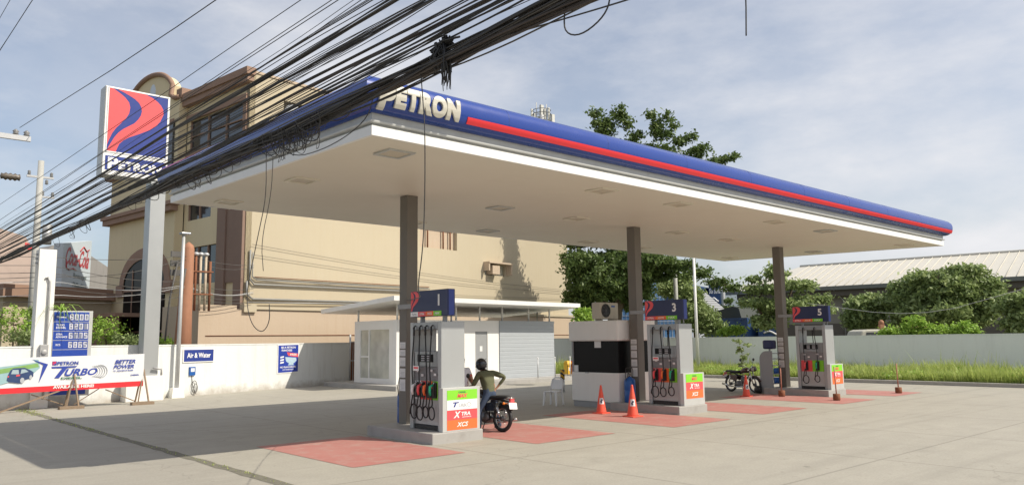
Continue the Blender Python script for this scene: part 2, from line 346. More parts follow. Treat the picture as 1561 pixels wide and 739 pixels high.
# kerb behind the forecourt
g = MB()
g.box(35,35.25,-40,31.25,-.02,.15); g.box(31,35,31,31.25,-.02,.15)
struct('kerb', g, CONC, bevel=.02)
g = MB(); g.box(35.25,41,-40,35,-.02,.09); g.box(31.2,35.25,31.25,35,-.02,.09); struct('planting_strip', g, EARTH)

# weeds and grass along the kerb: numpy blades
def blades(name, regions, N, h, wd, mat, label, cat, seed=1):
    r = np.random.default_rng(seed); ar = np.array([(a[1]-a[0])*(a[3]-a[2]) for a in regions]); pick = r.choice(len(regions), N, p=ar/ar.sum())
    R = np.array(regions)[pick]; x = R[:,0]+r.random(N)*(R[:,1]-R[:,0]); y = R[:,2]+r.random(N)*(R[:,3]-R[:,2])
    clump = .55+.45*np.sin(x*2.1+np.sin(y*1.3)*2)*np.sin(y*1.7+1.3)+.15*np.sin(y*.5)
    big = .5+.5*np.sin(x*.9+y*.31)*np.cos(y*.43+1.1*np.sin(x*.7)); tall = (r.random(N) < .02)*.5; H = h*(.25+.6*r.random(N)**1.5+tall)*(.28+.45*clump+.75*big); a = r.random(N)*2*pi; lean = H*(.1+.5*r.random(N)); b = a+pi/2
    W = wd*(.6+.8*r.random(N)); z0 = .08
    P = np.stack([x,y,np.full(N,z0)],1); dw = np.stack([np.cos(b)*W,np.sin(b)*W,np.zeros(N)],1)
    mid = P+np.stack([np.cos(a)*lean*.35,np.sin(a)*lean*.35,H*.6],1); tip = P+np.stack([np.cos(a)*lean,np.sin(a)*lean,H],1)
    V = np.stack([P-dw,P+dw,mid+dw*.8,mid-dw*.8,tip],1).reshape(-1,3); n = np.arange(N)*5
    F = np.concatenate([np.stack([n,n+1,n+2,n+3],1).ravel()]); 
    me = bpy.data.meshes.new(name); me.vertices.add(len(V)); me.vertices.foreach_set('co', V.ravel())
    loops = np.stack([n,n+1,n+2,n+3, n+3,n+2,n+4],1).ravel(); me.loops.add(len(loops)); me.loops.foreach_set('vertex_index', loops)
    me.polygons.add(2*N); ls = np.empty(2*N,int); ls[0::2] = np.arange(N)*7; ls[1::2] = np.arange(N)*7+4; lt = np.tile([4,3],N)
    me.polygons.foreach_set('loop_start', ls); me.polygons.foreach_set('loop_total', lt); me.update(); me.validate()
    me.materials.append(mat); o = bpy.data.objects.new(name, me); C.objects.link(o); return tag(o, label, cat, kind='stuff')
blades('tall_grass', [(35.3,40.9,2,30),(35.3,36.6,5,30),(31.3,35.2,31.4,34.9)], 90000, .84, .013, GRASS, 'uncut pale green grass and weeds between kerb and perimeter wall', 'grass', 2)
blades('crack_weeds', [(5.26,5.44,21,29.9),(5.28,5.42,11,21),(5.1,5.6,27,29.9)], 700, .06, .009, GRASS, 'low weeds growing in the drainage groove of the concrete', 'grass', 3)
bpy.data.objects['crack_weeds'].location.z = -.09

# ================================================================== perimeter walls
def wall_run(name, pts, h, t, mat, label, cap=None):
    th = thing(name, label, 'wall', (*pts[0],0))
    m = MB(); c = MB()
    for a,b in zip(pts, pts[1:]):
        a_ = Vector((*a,0))-Vector((*pts[0],0)); b_ = Vector((*b,0))-Vector((*pts[0],0))
        m.bar(a_+Z*(h/2-.05), b_+Z*(h/2-.05), t, h+.1)
        c.bar(a_+Z*(h+.025), b_+Z*(h+.025), t+.03, .05)
    m.build('wall_panel', mat, th); c.build('coping', cap or mat, th); return th
def wallmat(name, base, dark, streak):
    m, nt, b = newmat(name); c = coords(nt, world=True)
    o = mixc(nt, noise(nt, c, .6, 5), tuple(x*.93 for x in base), base)
    st = ramp(nt, noise(nt, coords(nt,(2.5,2.5,.3),True), 1.4, 7, .7), .50, .8); s2 = nd(nt,'ShaderNodeMath', operation='MULTIPLY'); nt.links.new(st, s2.inputs[0]); s2.inputs[1].default_value = streak
    o = mixc(nt, s2.outputs[0], o, dark)
    sx = nt.nodes.new('ShaderNodeSeparateXYZ'); nt.links.new(c, sx.inputs[0]); nz = noise(nt, c, 2.5, 6, .7)
    ad = nd(nt,'ShaderNodeMath', operation='MULTIPLY_ADD'); nt.links.new(nz, ad.inputs[0]); ad.inputs[1].default_value = -.75; nt.links.new(sx.outputs[2], ad.inputs[2])
    lo = nd(nt,'ShaderNodeMapRange'); nt.links.new(ad.outputs[0], lo.inputs[0]); lo.inputs[1].default_value = -.38; lo.inputs[2].default_value = -.05; lo.inputs[3].default_value = .75; lo.inputs[4].default_value = 0
    o = mixc(nt, lo.outputs[0], o, dark); nt.links.new(o, b.inputs['Base Color']); b.inputs['Roughness'].default_value = .85
    bp = nt.nodes.new('ShaderNodeBump'); bp.inputs['Strength'].default_value = .3; bp.inputs['Distance'].default_value = .02; nt.links.new(noise(nt, c, 9, 5), bp.inputs['Height']); nt.links.new(bp.outputs[0], b.inputs['Normal']); return m
WALLW = wallmat('whitewashed_wall', (.70,.72,.71), (.36,.32,.27), .35); WALLG = wallmat('pale_blue_grey_wall', (.86,.88,.88), (.56,.57,.56), .30)
wall_run('perimeter_wall', [(-12,24.1),(10.2,31.75),(20.6,35.4)], 2.0, .18, WALLW, 'whitewashed concrete wall with flaking paint behind the price board', None)
wall_run('perimeter_wall', [(22.6,35.4),(41,35.4)], 2.1, .18, WALLW, 'sunlit white concrete wall seen between the office and the kiosk')
wall_run('perimeter_wall', [(41.09,35.49),(41.09,-40)], 2.05, .18, WALLG, 'long pale grey concrete wall behind the strip of tall grass')
# metal gate filling the gap beside the office
t = thing('metal_gate', 'narrow dark rusty metal gate between white wall and office', 'gate', (20.7,35.35,0))
m = MB(); [m.box(-.02+.18*i,.0+.18*i,-.02,.02,.05,2.1) for i in range(10)]; [m.box(0,1.7,-.018,.018,z,z+.05) for z in (.08,1.1,2.05)]; m.build('gate_frame', GALV, t)
m = MB(); m.box(0,1.65,.022,.04,.1,2.05); m.build('gate_panel', RUST, t); m = MB(); m.cyl((1.75,0,0),(1.75,0,2.35),.05); m.cyl((0,0,0),(0,0,2.45),.05); m.build('gate_post', GALV, t)

# ================================================================== CANOPY
CX0, CX1, CY0, CY1 = 6.45, 31.0, 10.44, 19.76; SZ = 5.33; SL = .0218
cn = thing('canopy_roof', 'long flat filling station canopy with blue fascia, red stripe and raised white letters', 'canopy', (CX0,CY0,0))
W_, D_ = CX1-CX0, CY1-CY0
def loop(off, z):
    return [(x,y,z+SL*yy) for x,y,yy in ((-off,-off,0),(W_+off,-off,0),(W_+off,D_+off,D_),(-off,D_+off,D_))]
def loft(prof, m=None, smooth=False, closed_top=False):
    mb = MB(); vs = []
    for off,z in prof: vs += loop(off,z)
    fs = [(i*4+k, i*4+(k+1)%4, (i+1)*4+(k+1)%4, (i+1)*4+k) for i in range(len(prof)-1) for k in range(4)]
    mb.add(vs, fs, 0, smooth); return mb
m = MB(); m.quad(*[Vector(p)+Z*.004 for p in loop(-.02, SZ)]); m.quad(*loop(-.3, 6.22)); m.build('soffit', SOFFIT, cn, fix=False)
m = loft([(-.06,SZ),(0,SZ),(0,SZ+.16),(-.045,SZ+.165)]); m.build('white_trim', WHITE, cn)
m = loft([(-.045,SZ+.166),(-.045,SZ+.20),(.03,SZ+.205),(.04,SZ+.225),(.04,SZ+.24),(-.01,SZ+.255),(-.01,SZ+.37)]); m.build('upper_trim', pm('trim_shade_grey',(.50,.51,.50),.5,var=.05,dirt=.2), cn)  # upper tier coloured grey to stand in for shade under the blue bulge
PR = [(.0,5.695),(.06,5.70),(.13,5.725),(.19,5.775),(.235,5.85),(.258,5.94),(.258,6.05),(.23,6.14),(.16,6.22),(.05,6.275),(-.3,6.30)]
def prof_at(z0, s_, e):
    """point on the fascia profile at arc length s_ above height z0, lifted e along the surface normal"""
    P = []
    for (o1,z1),(o2,z2) in zip(PR[1:-1],PR[2:]):
        if z2 > z0:
            if z1 < z0: f_ = (z0-z1)/(z2-z1); o1, z1 = o1+(o2-o1)*f_, z0
            P.append(((o1,z1),(o2,z2)))
    for (o1,z1),(o2,z2) in P:
        L = math.hypot(o2-o1,z2-z1)
        if s_ <= L or (o2,z2) == P[-1][1]:
            to, tz = (o2-o1)/L, (z2-z1)/L; return (o1+to*s_+tz*e, z1+tz*s_-to*e)
        s_ -= L
m = loft(PR, smooth=True); fb = m.build('blue_fascia', BLUE, cn)
for p in fb.data.polygons: p.use_smooth = True
try: fb.data.set_sharp_from_angle(angle=rad(50))
except Exception: pass
# panel joints of the fascia as thin dark lines
m = MB()
for k in range(1,9):
    x = k*W_/9
    for (o1,z1),(o2,z2) in zip(PR[1:-1], PR[2:]): m.bar((x,-o1+.001,z1),(x,-o2+.001,z2),.006,.004)
m.build('fascia_joint', pm('joint_navy',(.01,.02,.10),.5), cn)
m = MB(); s0 = 8.22-CX0; vs = []; ns = 7
for k in range(ns): o_,z_ = prof_at(5.785, .125*k/(ns-1), .012); vs += [(s0,-o_,z_),(W_+.24,-o_,z_)]
m.add(vs, [(2*k,2*k+1,2*k+3,2*k+2) for k in range(ns-1)], 0, True)
vs = []
for k in range(ns): o_,z_ = prof_at(5.785, .125*k/(ns-1), .012); o2,z2 = prof_at(5.785, .125*k/(ns-1), -.004); vs += [(s0,-o_,z_),(s0,-o2,z2)]
m.add(vs, [(2*k,2*k+1,2*k+3,2*k+2) for k in range(ns-1)]); m.build('red_stripe', RED, cn, fix=False)
# raised letters bent to follow the fascia: the P is taller
ltr = [('P',6.42,.29,.42,5.735),('E',6.715,.21,.35,5.785),('T',6.935,.245,.35,5.785),('R',7.19,.275,.35,5.785),('O',7.435,.30,.35,5.785),('N',7.745,.28,.35,5.785)]
for ch,x,wd,h,zb_ in ltr:
    o = add_text('raised_letter', ch, CREAM, cn, (x-CX0,0,0), X, Z, w=wd, h=h, ext=.045, bold=.04, align='l', res=8, bevel=.03)
    bm = bmesh.new(); bm.from_mesh(o.data)
    for q in range(1,14): bmesh.ops.bisect_plane(bm, geom=bm.verts[:]+bm.edges[:]+bm.faces[:], plane_co=(0,0,h*q/14), plane_no=(0,0,1))
    for v in bm.verts: o_,z_ = prof_at(zb_, v.co.z, -v.co.y); v.co = (v.co.x, -o_, z_)
    bm.to_mesh(o.data); bm.free()
lp = [(x,y) for x in (7.45,12.95,15.8,20.5,23.5,29.6) for y in (11.3,14.75,18.6)]
for i,(x,y) in enumerate(lp):
    z = SZ+SL*(y-CY0); m = MB(); s = .27
    for a,b,c,d in ((-s,s,-s,-s+.05),(-s,s,s-.05,s),(-s,-s+.05,-s+.05,s-.05),(s-.05,s,-s+.05,s-.05)): m.box(a,b,c,d,-.03,.0)
    lo = m.build('ceiling_light', SOFFIT if i%4 else LTGREY, cn, loc=(x-CX0,y-CY0,z))
    m = MB(); m.box(-s+.05,s-.05,-s+.05,s-.05,-.012,-.004); m.build('lens', pm('dusty_lens',(.55,.50,.40),.5) if i==0 else bpy.data.materials['dusty_lens'], lo)
# columns: parts of the canopy (they carry it)
COLX = (10.25,18.5,27.05); COLY = 14.92
for i,x in enumerate(COLX):
    m = MB(); m.box(-.15,.15,-.15,.15,.0,SZ+SL*(COLY-CY0)-.0)
    c = m.build('column', COLM, cn, loc=(x-CX0,COLY-CY0,0.2), bevel=.01); c.location.z = .0
    c['label'] = 'square grey canopy column '+('next to pump sign 1','between the kiosk and pump sign 3','next to pump sign 5')[i]
# ================================================================== swoosh emblem
SW1 = [(0,0),(.06,.0),(.16,.05),(.26,.11),(.33,.18),(.355,.26),(.34,.36),(.295,.44),(.22,.53),(.14,.62),(.08,.71),(.03,.83),(0,.92)]
SW2 = [(.12,0),(.23,.03),(.34,.07),(.43,.11),(.5,.16),(.54,.22),(.555,.29),(.54,.36),(.5,.43),(.44,.5),(.35,.56),(.26,.62),(.18,.69),(.12,.77),(.05,.9),(0,1.0),(.15,1),(.2,.87),(.27,.8),(.36,.74),(.53,.66),(.70,.57),(.8,.5),(.88,.4),(.93,.28),(.92,.2),(.88,.14),(.82,.09),(.73,.04),(.6,0)]
def swoosh(mb, O, R, U, w, h, d=.004, m=0):
    for S in (SW1,SW2): mb.prism([(x*w,h-y*h) for x,y in S], O, R, U, d, m)

# ================================================================== PUMP ISLANDS
OX = (0,8.22,16.78)
def island(ox, label):
    m = MB(); m.box(0,1.32,0,2.45,-.02,.22)
    o = m.build('pump_island', ISL, None, bevel=.02, loc=(9.41+ox,12.84,0)); return tag(o, label, 'kerb', 'raised pump islands')
island(OX[0],'raised concrete island under the pump signed 1'); island(OX[1],'raised concrete island under the pump signed 3'); island(OX[2],'raised concrete island under the pump signed 5')

NOZ = {'w':PAINTW,'r':REDS,'o':ORANGE,'g':pm('nozzle_green',(.02,.35,.18),.4)}
def pump(ox, label, nozzles, bg_cols, tags_, wide_lower, seed):
    """local origin: near left corner of the body at ground level; x = right (U), y = deep (V)"""
    t = thing('fuel_pump', label, 'fuel pump', (9.75+ox,13.0,.22), 0, 'fuel pumps on the islands')
    H = 2.24; D = 1.12; Wd = .62
    # housing
    m = MB(); m.box(.06,Wd-.06,.12,D-.12,.10,1.55); m.box(.04,Wd-.04,.10,D-.1,.0,.09,1); m.build('cabinet', [LTGREY,BLACKP], t, bevel=.008)
    for y0,y1,nm in ((0,.12,'side_post'),(D-.12,D,'side_post')):
        m = MB(); m.box(0,Wd,y0,y1,0,H); m.build(nm, SILV, t, bevel=.012)
    m = MB(); m.box(0,Wd,.122,D-.122,H-.16,H-.005); m.build('top_beam', METAL, t, bevel=.008)
    for z in (.02,.0): pass
    # display head both sides
    for sd in (0,1):
        xf = .055 if sd == 0 else Wd-.055; s = -1 if sd == 0 else 1
        m = MB(); m.box(xf, xf+s*.03,.14,D-.14,1.30,1.62); m.build('display_head', METAL, t, bevel=.006)
        m = MB(); m.box(xf+s*.031,xf+s*.045,.32,.86,1.40,1.56); m.build('display', GLASSB, t)
        m = MB()
        for k in range(3): m.box(xf+s*.046,xf+s*.048,.40,.52,1.42+.045*k,1.445+.045*k); m.box(xf+s*.046,xf+s*.048,.6,.72,1.42+.045*k,1.445+.045*k)
        m.build('display_digits', GREYPR, t)
        m = MB(); m.box(xf,xf+s*.02,.14,D-.14,1.02,1.29); m.build('trim_panel', pm('panel_grey',(.22,.22,.23),.5) if 'panel_grey' not in bpy.data.materials else bpy.data.materials['panel_grey'], t)
        # holster backs in grade colours
        n = len(nozzles); w0 = (D-.28)/n
        for k in range(n):
            y1 = D-.14-k*w0; y0 = y1-w0
            m = MB(); m.box(xf-s*.0,xf+s*.018,y0+.004,y1-.004,.62,1.005); m.build('grade_panel', bg_cols[k], t)
            yc = (y0+y1)/2
            m = MB(); m.box(xf+s*.02,xf+s*.07,yc-.06,yc+.06,.66,.98); m.build('holster', BLACKP, t, bevel=.01)
            m = MB(); nm = NOZ[nozzles[k]]
            m.tube([(xf+s*.09,yc-.01,.94),(xf+s*.16,yc+.0,.90),(xf+s*.17,yc,.80),(xf+s*.15,yc,.72)],[.022,.032,.03,.022],8)
            m.tube([(xf+s*.10,yc,.86),(xf+s*.12,yc,.76),(xf+s*.16,yc,.71)],.012,6,1)
            m.tube([(xf+s*.09,yc-.01,.94),(xf+s*.055,yc-.01,1.0)],.013,6,2); m.build('nozzle', [nm,BLACKP,CHROME], t)
            # hose: from top beam down, hanging coil
            yt = yc+.04; xo = xf+s*.10
            pts = [(xf+s*.0,yt,H-.07),(xo-s*.01,yt,H-.07),(xo,yt,H-.12),(xo+s*.0,yt+.0,H-.35)]
            bul = .06*sin(k*2+seed)
            for q in range(1,7): pts.append((xo+s*.03*sin(pi*q/6), yt+bul*sin(pi*q/6)+(-.05)*q/6, H-.35-(H-.35-.55)*q/6))
            R = .125+.02*sin(k*1.7+seed); zc = .35+.02*cos(k*2.3+seed)
            th0 = pi*.5
            for q in range(0,21):
                a = th0 - 2*pi*q/20*1.35*(1 if k%2 else 1); pts.append((xo+s*(.01+.025*q/20), yc+R*cos(a)*(.95+.1*sin(q)), zc+R*sin(a)*(1.2 if sin(a)>0 else 1)))
            pts += [(xo+s*.06,yc+.05,.55),(xf+s*.15,yc+.01,.66),(xf+s*.155,yc,.73)]
            P = [Vector(p) for p in pts]; Q = []
            for a,b in zip(P,P[1:]): Q += [a, a.lerp(b,.5)]
            Q.append(P[-1])
            for _ in range(2): Q = [Q[0]]+[(Q[i-1]+Q[i]*2+Q[i+1])/4 for i in range(1,len(Q)-1)]+[Q[-1]]
            m = MB(); m.tube(Q, .0145, 8); m.cyl((xo,yt,H-.28),(xo,yt,H-.1),.022,n=8); m.build('hose', BLACK, t)
    m = MB(); [m.box(-.006,-.001,y,y+.08,z,z+.05) for y,z in ((.17,1.12),(.30,1.20),(.62,1.10),(.78,1.19))]; m.build('sticker', PAPER, t)
    m = MB(); m.box(.05,.052,.44,.58,1.08,1.2); m.box(.046,.05,.20,.9,1.03,1.035); m.build('grade_badge', ORANGE, t)
    m = MB(); m.tube([(Wd*.5,.06,H),(Wd*.5,.06,H+.12)],.02,6); m.build('cable_gland', GREYP, t)
    # tags hanging on the hoses
    if tags_:
        m = MB(); m.box(-.10,-.095,.66,.86,1.22,1.32); m.build('hanging_tag', PAINTW, t); m = MB(); m.box(-.102,-.1005,.68,.84,1.26,1.30); m.build('tag_print', REDS, t)
    # price panel in front of the body (faces the street)
    pw = .98 if wide_lower else .90; x0 = -.06
    m = MB(); m.box(x0,x0+pw,-.13,-.005,0,.88); pb = m.build('price_panel', LTGREY, t, bevel=.006)
    rows = wide_lower; n = len(rows); ph = .80; z0 = .03; rh = ph/n if n == 4 else .66/n; zb = z0 if n == 4 else .19
    xa, xb = x0+.11, x0+pw-.08
    for k,(colr,kind) in enumerate(rows):
        z1 = zb+rh*(n-k); zz = z1-rh
        m = MB(); m.box(xa,xb,-.136,-.131,zz,z1); st = m.build('price_strip', colr, pb); xc = (xa+xb)/2; yy = -.1365
        if kind == 'max':
            add_text('lettering','DIESEL',DKGREEN,st,(xc,yy,zz+rh*.68),X,Z,w=.20,h=rh*.16,ext=.002)
            add_text('lettering','MAX',REDS,st,(xc,yy,zz+rh*.2),X,Z,w=.28,h=rh*.42,ext=.002,bold=.05,shear=.3)
        elif kind == 'turbo':
            add_text('lettering','T',BLUES,st,(xc-.17,yy,zz+rh*.28),X,Z,w=.16,h=rh*.5,ext=.002,shear=.3,bold=.04); add_text('lettering','URBO',GREYPR,st,(xc+.03,yy,zz+rh*.28),X,Z,w=.24,h=rh*.33,ext=.002,shear=.3)
            m = MB(); m.tube([(xc+.17+.06*cos(a*pi/8),yy,zz+rh*.45+.045*sin(a*pi/8)) for a in range(-5,6)],.006,4); m.build('swirl', GREYPR, st)
        elif kind == 'xtra':
            add_text('lettering','X',PAINTW,st,(xc-.14,yy,zz+rh*.18),X,Z,w=.19,h=rh*.66,ext=.002,shear=.3,bold=.03); add_text('lettering','TRA',PAINTW,st,(xc+.09,yy,zz+rh*.38),X,Z,w=.24,h=rh*.38,ext=.002,shear=.15,bold=.03)
            add_text('lettering','ADVANCE',PAINTW,st,(xc+.11,yy,zz+rh*.18),X,Z,w=.24,h=rh*.11,ext=.002)
        elif kind == 'xcs':
            add_text('lettering','XCS',PAINTW,st,(xc,yy,zz+rh*.28),X,Z,w=.30,h=rh*.46,ext=.002,shear=.3,bold=.02)
    return t
P1 = [(GREENP,'max'),(PAINTW,'turbo'),(REDS,'xtra'),(ORANGE,'xcs')]; P3 = [(GREENP,'max'),(REDS,'xtra'),(ORANGE,'xcs')]
pump(OX[0],'silver pump under sign 1 with four nozzles and four row price panel','wrog',[PAINTW,REDS,ORANGE,GREENP],True,P1,1)
pump(OX[1],'silver pump under sign 3 beside the cones, red, orange and green holsters','rog',[REDS,ORANGE,GREENP],True,P3,2)
pump(OX[2],'silver pump under sign 5 farthest right, red and green holsters','rg',[REDS,GREENP],False,P3,3)

def pump_sign(ox, num, label, rows):
    t = thing('pump_sign', label, 'sign', (9.84+ox,12.9,2.58), 0, 'numbered blue signs over the pumps')
    m = MB(); m.box(0,.2,0,1.34,0,.56); b = m.build('sign_box', NAVY, t, bevel=.012)
    m = MB(); m.box(.03,.17,-.006,.0,.01,.55); m.build('end_cap', BLUES, t)
    m = MB(); m.box(-.004,.0,.0+.12,1.3,.0+.015,.10)
    O = (-.003,1.34,0); R = -Y
    m = MB(); swoosh(m, (-.004,1.32,.13), R, Z, .32, .42, .003); m.build('emblem', REDS, t)
    add_text('number', num, PAINTW, t, (-.003,.30,.22), R, Z, h=.24, ext=.006, bold=.03)
    n = len(rows); w0 = 1.12/n
    for k,(mt,s) in enumerate(rows):
        ya = 1.33-k*w0; m = MB(); m.box(-.006,-.0015,ya-w0,ya,.01,.11); st = m.build('grade_strip', mt, t)
        add_text('lettering', s, PAINTW if mt is not PAINTW else GREYPR, st, (-.0065,ya-w0/2,.035), R, Z, w=w0*.62, h=.05, ext=.002, shear=.2)
    [MB().box(*q).build('bracket', GREYP, t) for q in ((.05,.15,.2,.24,-.14,0),(.05,.15,1.0,1.04,-.14,0),(.07,.13,1.34,1.95,.2,.3))]
pump_sign(OX[0],'1','navy hanging box sign with the number 1', [(PAINTW,'Turbo'),(REDS,'XTRA'),(ORANGE,'XCS'),(GREENP,'MAX')])
pump_sign(OX[1],'3','navy hanging box sign with the number 3', [(REDS,'XTRA'),(ORANGE,'XCS'),(GREENP,'MAX')])
pump_sign(OX[2],'5','navy hanging box sign with the number 5', [(REDS,'XTRA'),(ORANGE,'XCS'),(GREENP,'MAX')])
# notice sheets taped on the columns
for i,x in enumerate(COLX):
    t = thing('notice_sheets', ('white notices taped up the column behind pump sign 1','white notices taped on the column beside the kiosk','white notices taped on the column by the grey rack')[i], 'notice', (x-.152,COLY,0), 0, 'notices taped to the canopy columns')
    for k,(z,h) in enumerate(((1.9,.14),(1.73,.14),(1.5,.2),(1.25,.2),(.95,.26))):
        m = MB(); m.box(-.003,0,-.11,.11,z,z+h); m.build('sheet', PAPER, t)
        m = MB(); [m.box(-.005,-.0035,-.08,.08-.03*(q%2),z+.025+.03*q,z+.035+.03*q) for q in range(int(h/.035)-1)]; m.build('print', GREYPR, t)

# ================================================================== KIOSK
kt = thing('cashier_kiosk', 'small off-white cashier kiosk with a dark window band beside pump 3', 'kiosk', (17.95,15.2,0))
m = MB(); m.box(0,1.9,0,1.92,.18,1.05); m.build('counter_wall', WHITEP, kt, bevel=.02)
m = MB(); m.box(.03,1.85,.04,1.88,0,.178); m.build('plinth', GREYP, kt)
m = MB(); m.box(.06,1.8,.05,1.86,1.05,2.0); m.build('dark_window', GLASSB, kt)
m = MB(); m.box(-.06,1.9,-.06,1.98,2.0,2.62); m.build('roof_fascia', WHITEP, kt, bevel=.06)
m = MB(); m.box(.03,.09,1.86,1.92,1.05,2.0); m.build('corner_frame', GREYP, kt)
m = MB(); m.box(.05,.057,.72,.98,1.80,2.0); m.box(.05,.057,1.68,1.9,1.06,1.26); m.build('window_notice', PAPER, kt)
m = MB(); m.box(-.02,.10,1.2,1.34,1.03,1.06); m.build('coin_tray', METAL, kt)
t = thing('air_conditioner', 'cream outdoor air conditioner unit standing on the kiosk roof', 'air conditioner', (17.98,15.9,2.62))
ACM = pm('ac_cream',(.50,.46,.38),.6,dirt=.2)
m = MB(); m.box(0,.86,0,.34,.05,.56); m.box(.1,.16,.02,.32,0,.05); m.box(.7,.76,.02,.32,0,.05); m.build('casing', ACM, t, bevel=.02)
m = MB(); m.lathe([(.0,-.004),(.20,-.004),(.21,.004),(0,.004)],(.27,-.006,.31),28,0,'y'); m.build('fan_opening', BLACKP, t)
m = MB(); [m.torus((.27,-.014,.31),r,.004,'y',24,4) for r in (.05,.09,.13,.17,.20)]; [m.bar((.27,-.014,.31),(.27+.2*cos(a),-.014,.31+.2*sin(a)),.006) for a in np.linspace(0,2*pi,9)[:-1]]; m.ell((.27,-.014,.31),.03,.008,.03,6); m.build('fan_grille', ENGINE, t)
m = MB(); m.box(.53,.70,-.004,0,.42,.47); m.build('badge', TANKB, t)
# blue tanks
def tank(x,y,z,label):
    t = thing('blue_drum', label, 'drum', (x,y,z), 0, 'blue drums by the canopy columns')
    m = MB(); m.lathe([(.15,0),(.165,.02),(.168,.32),(.160,.34),(.168,.36),(.168,.60),(.15,.66),(.06,.71),(.05,.74),(0.001,.74)],(0,0,0),24); m.build('drum_body', TANKB, t)
    m = MB(); m.tube([(-.15,0,.55),(-.19,.0,.8),(-.15,0,1.0),(.12,0,1.0),(.16,0,.9),(.14,0,.62)],.011,6); m.tube([(0,0,.73),(.05,.02,.80),(.0,.05,.84),(-.08,0,.72)],.014,6); m.build('handle', BLACKP, t)
tank(18.02,14.85,.22,'blue drum with black handle between kiosk and pump 3'); tank(10.32,15.16,.22,'blue drum mostly hidden behind the column of pump 1')
# grey rack with rounded side panel at island 5
t = thing('service_rack', 'grey service rack with rounded side panel and shelves by island 5', 'rack', (26.45,15.05,.0))
m = MB(); pf = [(0,.0),(0,1.25)]+[(.28-.28*cos(a),1.25+.3*sin(a)) for a in np.linspace(0.1,pi/2,8)]+[(.5,1.55),(.5,0)]
m.prism([(a,b) for a,b in pf], (-.02,.5,.0), -Y, Z, .06); m.build('side_panel', GREYP, t)
[MB().box(.0,.45,-.1,.14,z,z+.03).build('shelf', METAL, t) for z in (.35,.7,1.0,1.25,1.45)]
m = MB(); m.box(.05,.4,.0,.4,1.62,1.95); m.build('header_box', NAVY, t, bevel=.06); m = MB(); m.box(.15,.2,.15,.2,1.5,1.62); m.build('header_post', METAL, t)
[MB().cyl((.1+.11*i,-.02,z),(.1+.11*i,-.02,z+.2),.04,n=10).build('oil_bottle', TANKB, t) for i in range(3) for z in (.38,.73)]
m = MB(); m.lathe([(.1,-.12),(.14,-.1),(.14,.1),(.1,.12)],(-.05,.58,.14),16,0,'y'); m.build('roller', BLACKP, t)

# ================================================================== OFFICE
of = thing('station_office','low white office with flat overhanging roof and grey corrugated right half','office',(19.3,29.0,0))
def grid_wall(mb, xs, zs, holes, O, R, d, m=0):
    """wall panel in plane O,R,Z (thickness d behind) with rectangular holes"""
    xs = sorted(set(xs+[h[i] for h in holes for i in (0,1)])); zs = sorted(set(zs+[h[i] for h in holes for i in (2,3)]))
    for a,b in zip(xs,xs[1:]):
        for c,e in zip(zs,zs[1:]):
            if any(h[0]-1e-6 <= a and b <= h[1]+1e-6 and h[2]-1e-6 <= c and e <= h[3]+1e-6 for h in holes): continue
            mb.prism([(a,c),(b,c),(b,e),(a,e)], O, R, Z, d, m)
OD = 3.55
m = MB(); grid_wall(m,[0,6.0],[.2,3.02],[(4.48,5.25,.2,2.5)],(0,0,0),X,.12)
grid_wall(m,[0,OD-.13],[.2,3.02],[(OD-3.1,OD-.55,.35,2.68)],(0,OD,0),-Y,.12); m.box(.12,9.7,OD-.1,OD,.2,3.02); m.build('white_wall', WHITEP, of)
m = MB(); m.box(-.03,.42,-.035,-.003,.2,3.02); m.box(-.03,-.003,-.003,.25,.2,3.02); m.build('corner_pilaster', WHITE, of)
m = MB()
for a,b in ((.55,.61),(3.04,3.10),(2.26,2.33)): m.box(.01,.09,a,b,.35,2.68)
m.box(.012,.088,.61,3.04,.35,.42); m.box(.012,.088,.61,3.04,2.61,2.68); m.box(.012,.088,2.33,3.04,1.35,1.42); m.build('window_frame', WHITE, of)
m = MB(); m.box(.055,.065,.6,3.05,.42,2.62); m.build('window_pane', GLASSL, of)
m = MB(); [m.box(.1,.13,.62+.16*i,.62+.16*i+.13,.4,2.66) for i in range(15)]; m.build('curtain', pm('curtain_cream',(.50,.48,.36),.9,var=.15,scale=4), of)
m = MB(); m.box(4.48,5.25,.03,.07,.2,2.5); dr = m.build('door', GREYP, of); m = MB(); m.box(4.78,4.94,.02,.03,1.55,1.8); m.build('door_notice', PAPER, dr); m = MB(); m.cyl((5.15,.0,1.2),(5.15,.03,1.2),.03); m.build('handle', CHROME, dr)
CORR = pm('grey_siding',(.38,.41,.44),.6,.0,var=.05,scale=2)
m = MB(); vs = []; zz = []
z = .05
while z < 2.88: zz += [(z,-.045),(z+.15,-.045),(z+.162,-.036),(z+.172,-.036)]; z += .185
for z,o in zz: vs += [(6.0,o,z),(9.78,o,z)]
m.add(vs, [(2*i,2*i+1,2*i+3,2*i+2) for i in range(len(zz)-1)]); m.box(9.68,9.78,-.034,OD,.05,2.9); m.box(6.0,9.68,-.03,0,.05,2.9); m.build('corrugated_siding', CORR, of)
m = MB(); m.box(6.0,9.80,-.05,-.02,2.9,3.02); m.build('siding_cap', CORR, of)
R0 = [(-.9,-1.15,3.80),(10.66,-1.15,3.72),(10.66,5.2,3.38),(-.9,5.2,3.44)]
m = MB(); m.add(R0+[(x,y,z+.20) for x,y,z in R0], [(3,2,1,0),(4,5,6,7),(0,1,5,4),(1,2,6,5),(2,3,7,6),(3,0,4,7)]); m.build('flat_roof', WHITE, of)
for x,y in ((.10,.1),(3.4,.1),(4.85,.1),(6.3,.1),(8.1,.1),(9.6,.1),(.1,3.4)): m = MB(); m.cyl((x,y,3.02),(x,y,3.80-.056*(y+1.15)),.045,n=10); m.build('roof_post', WHITE, of)
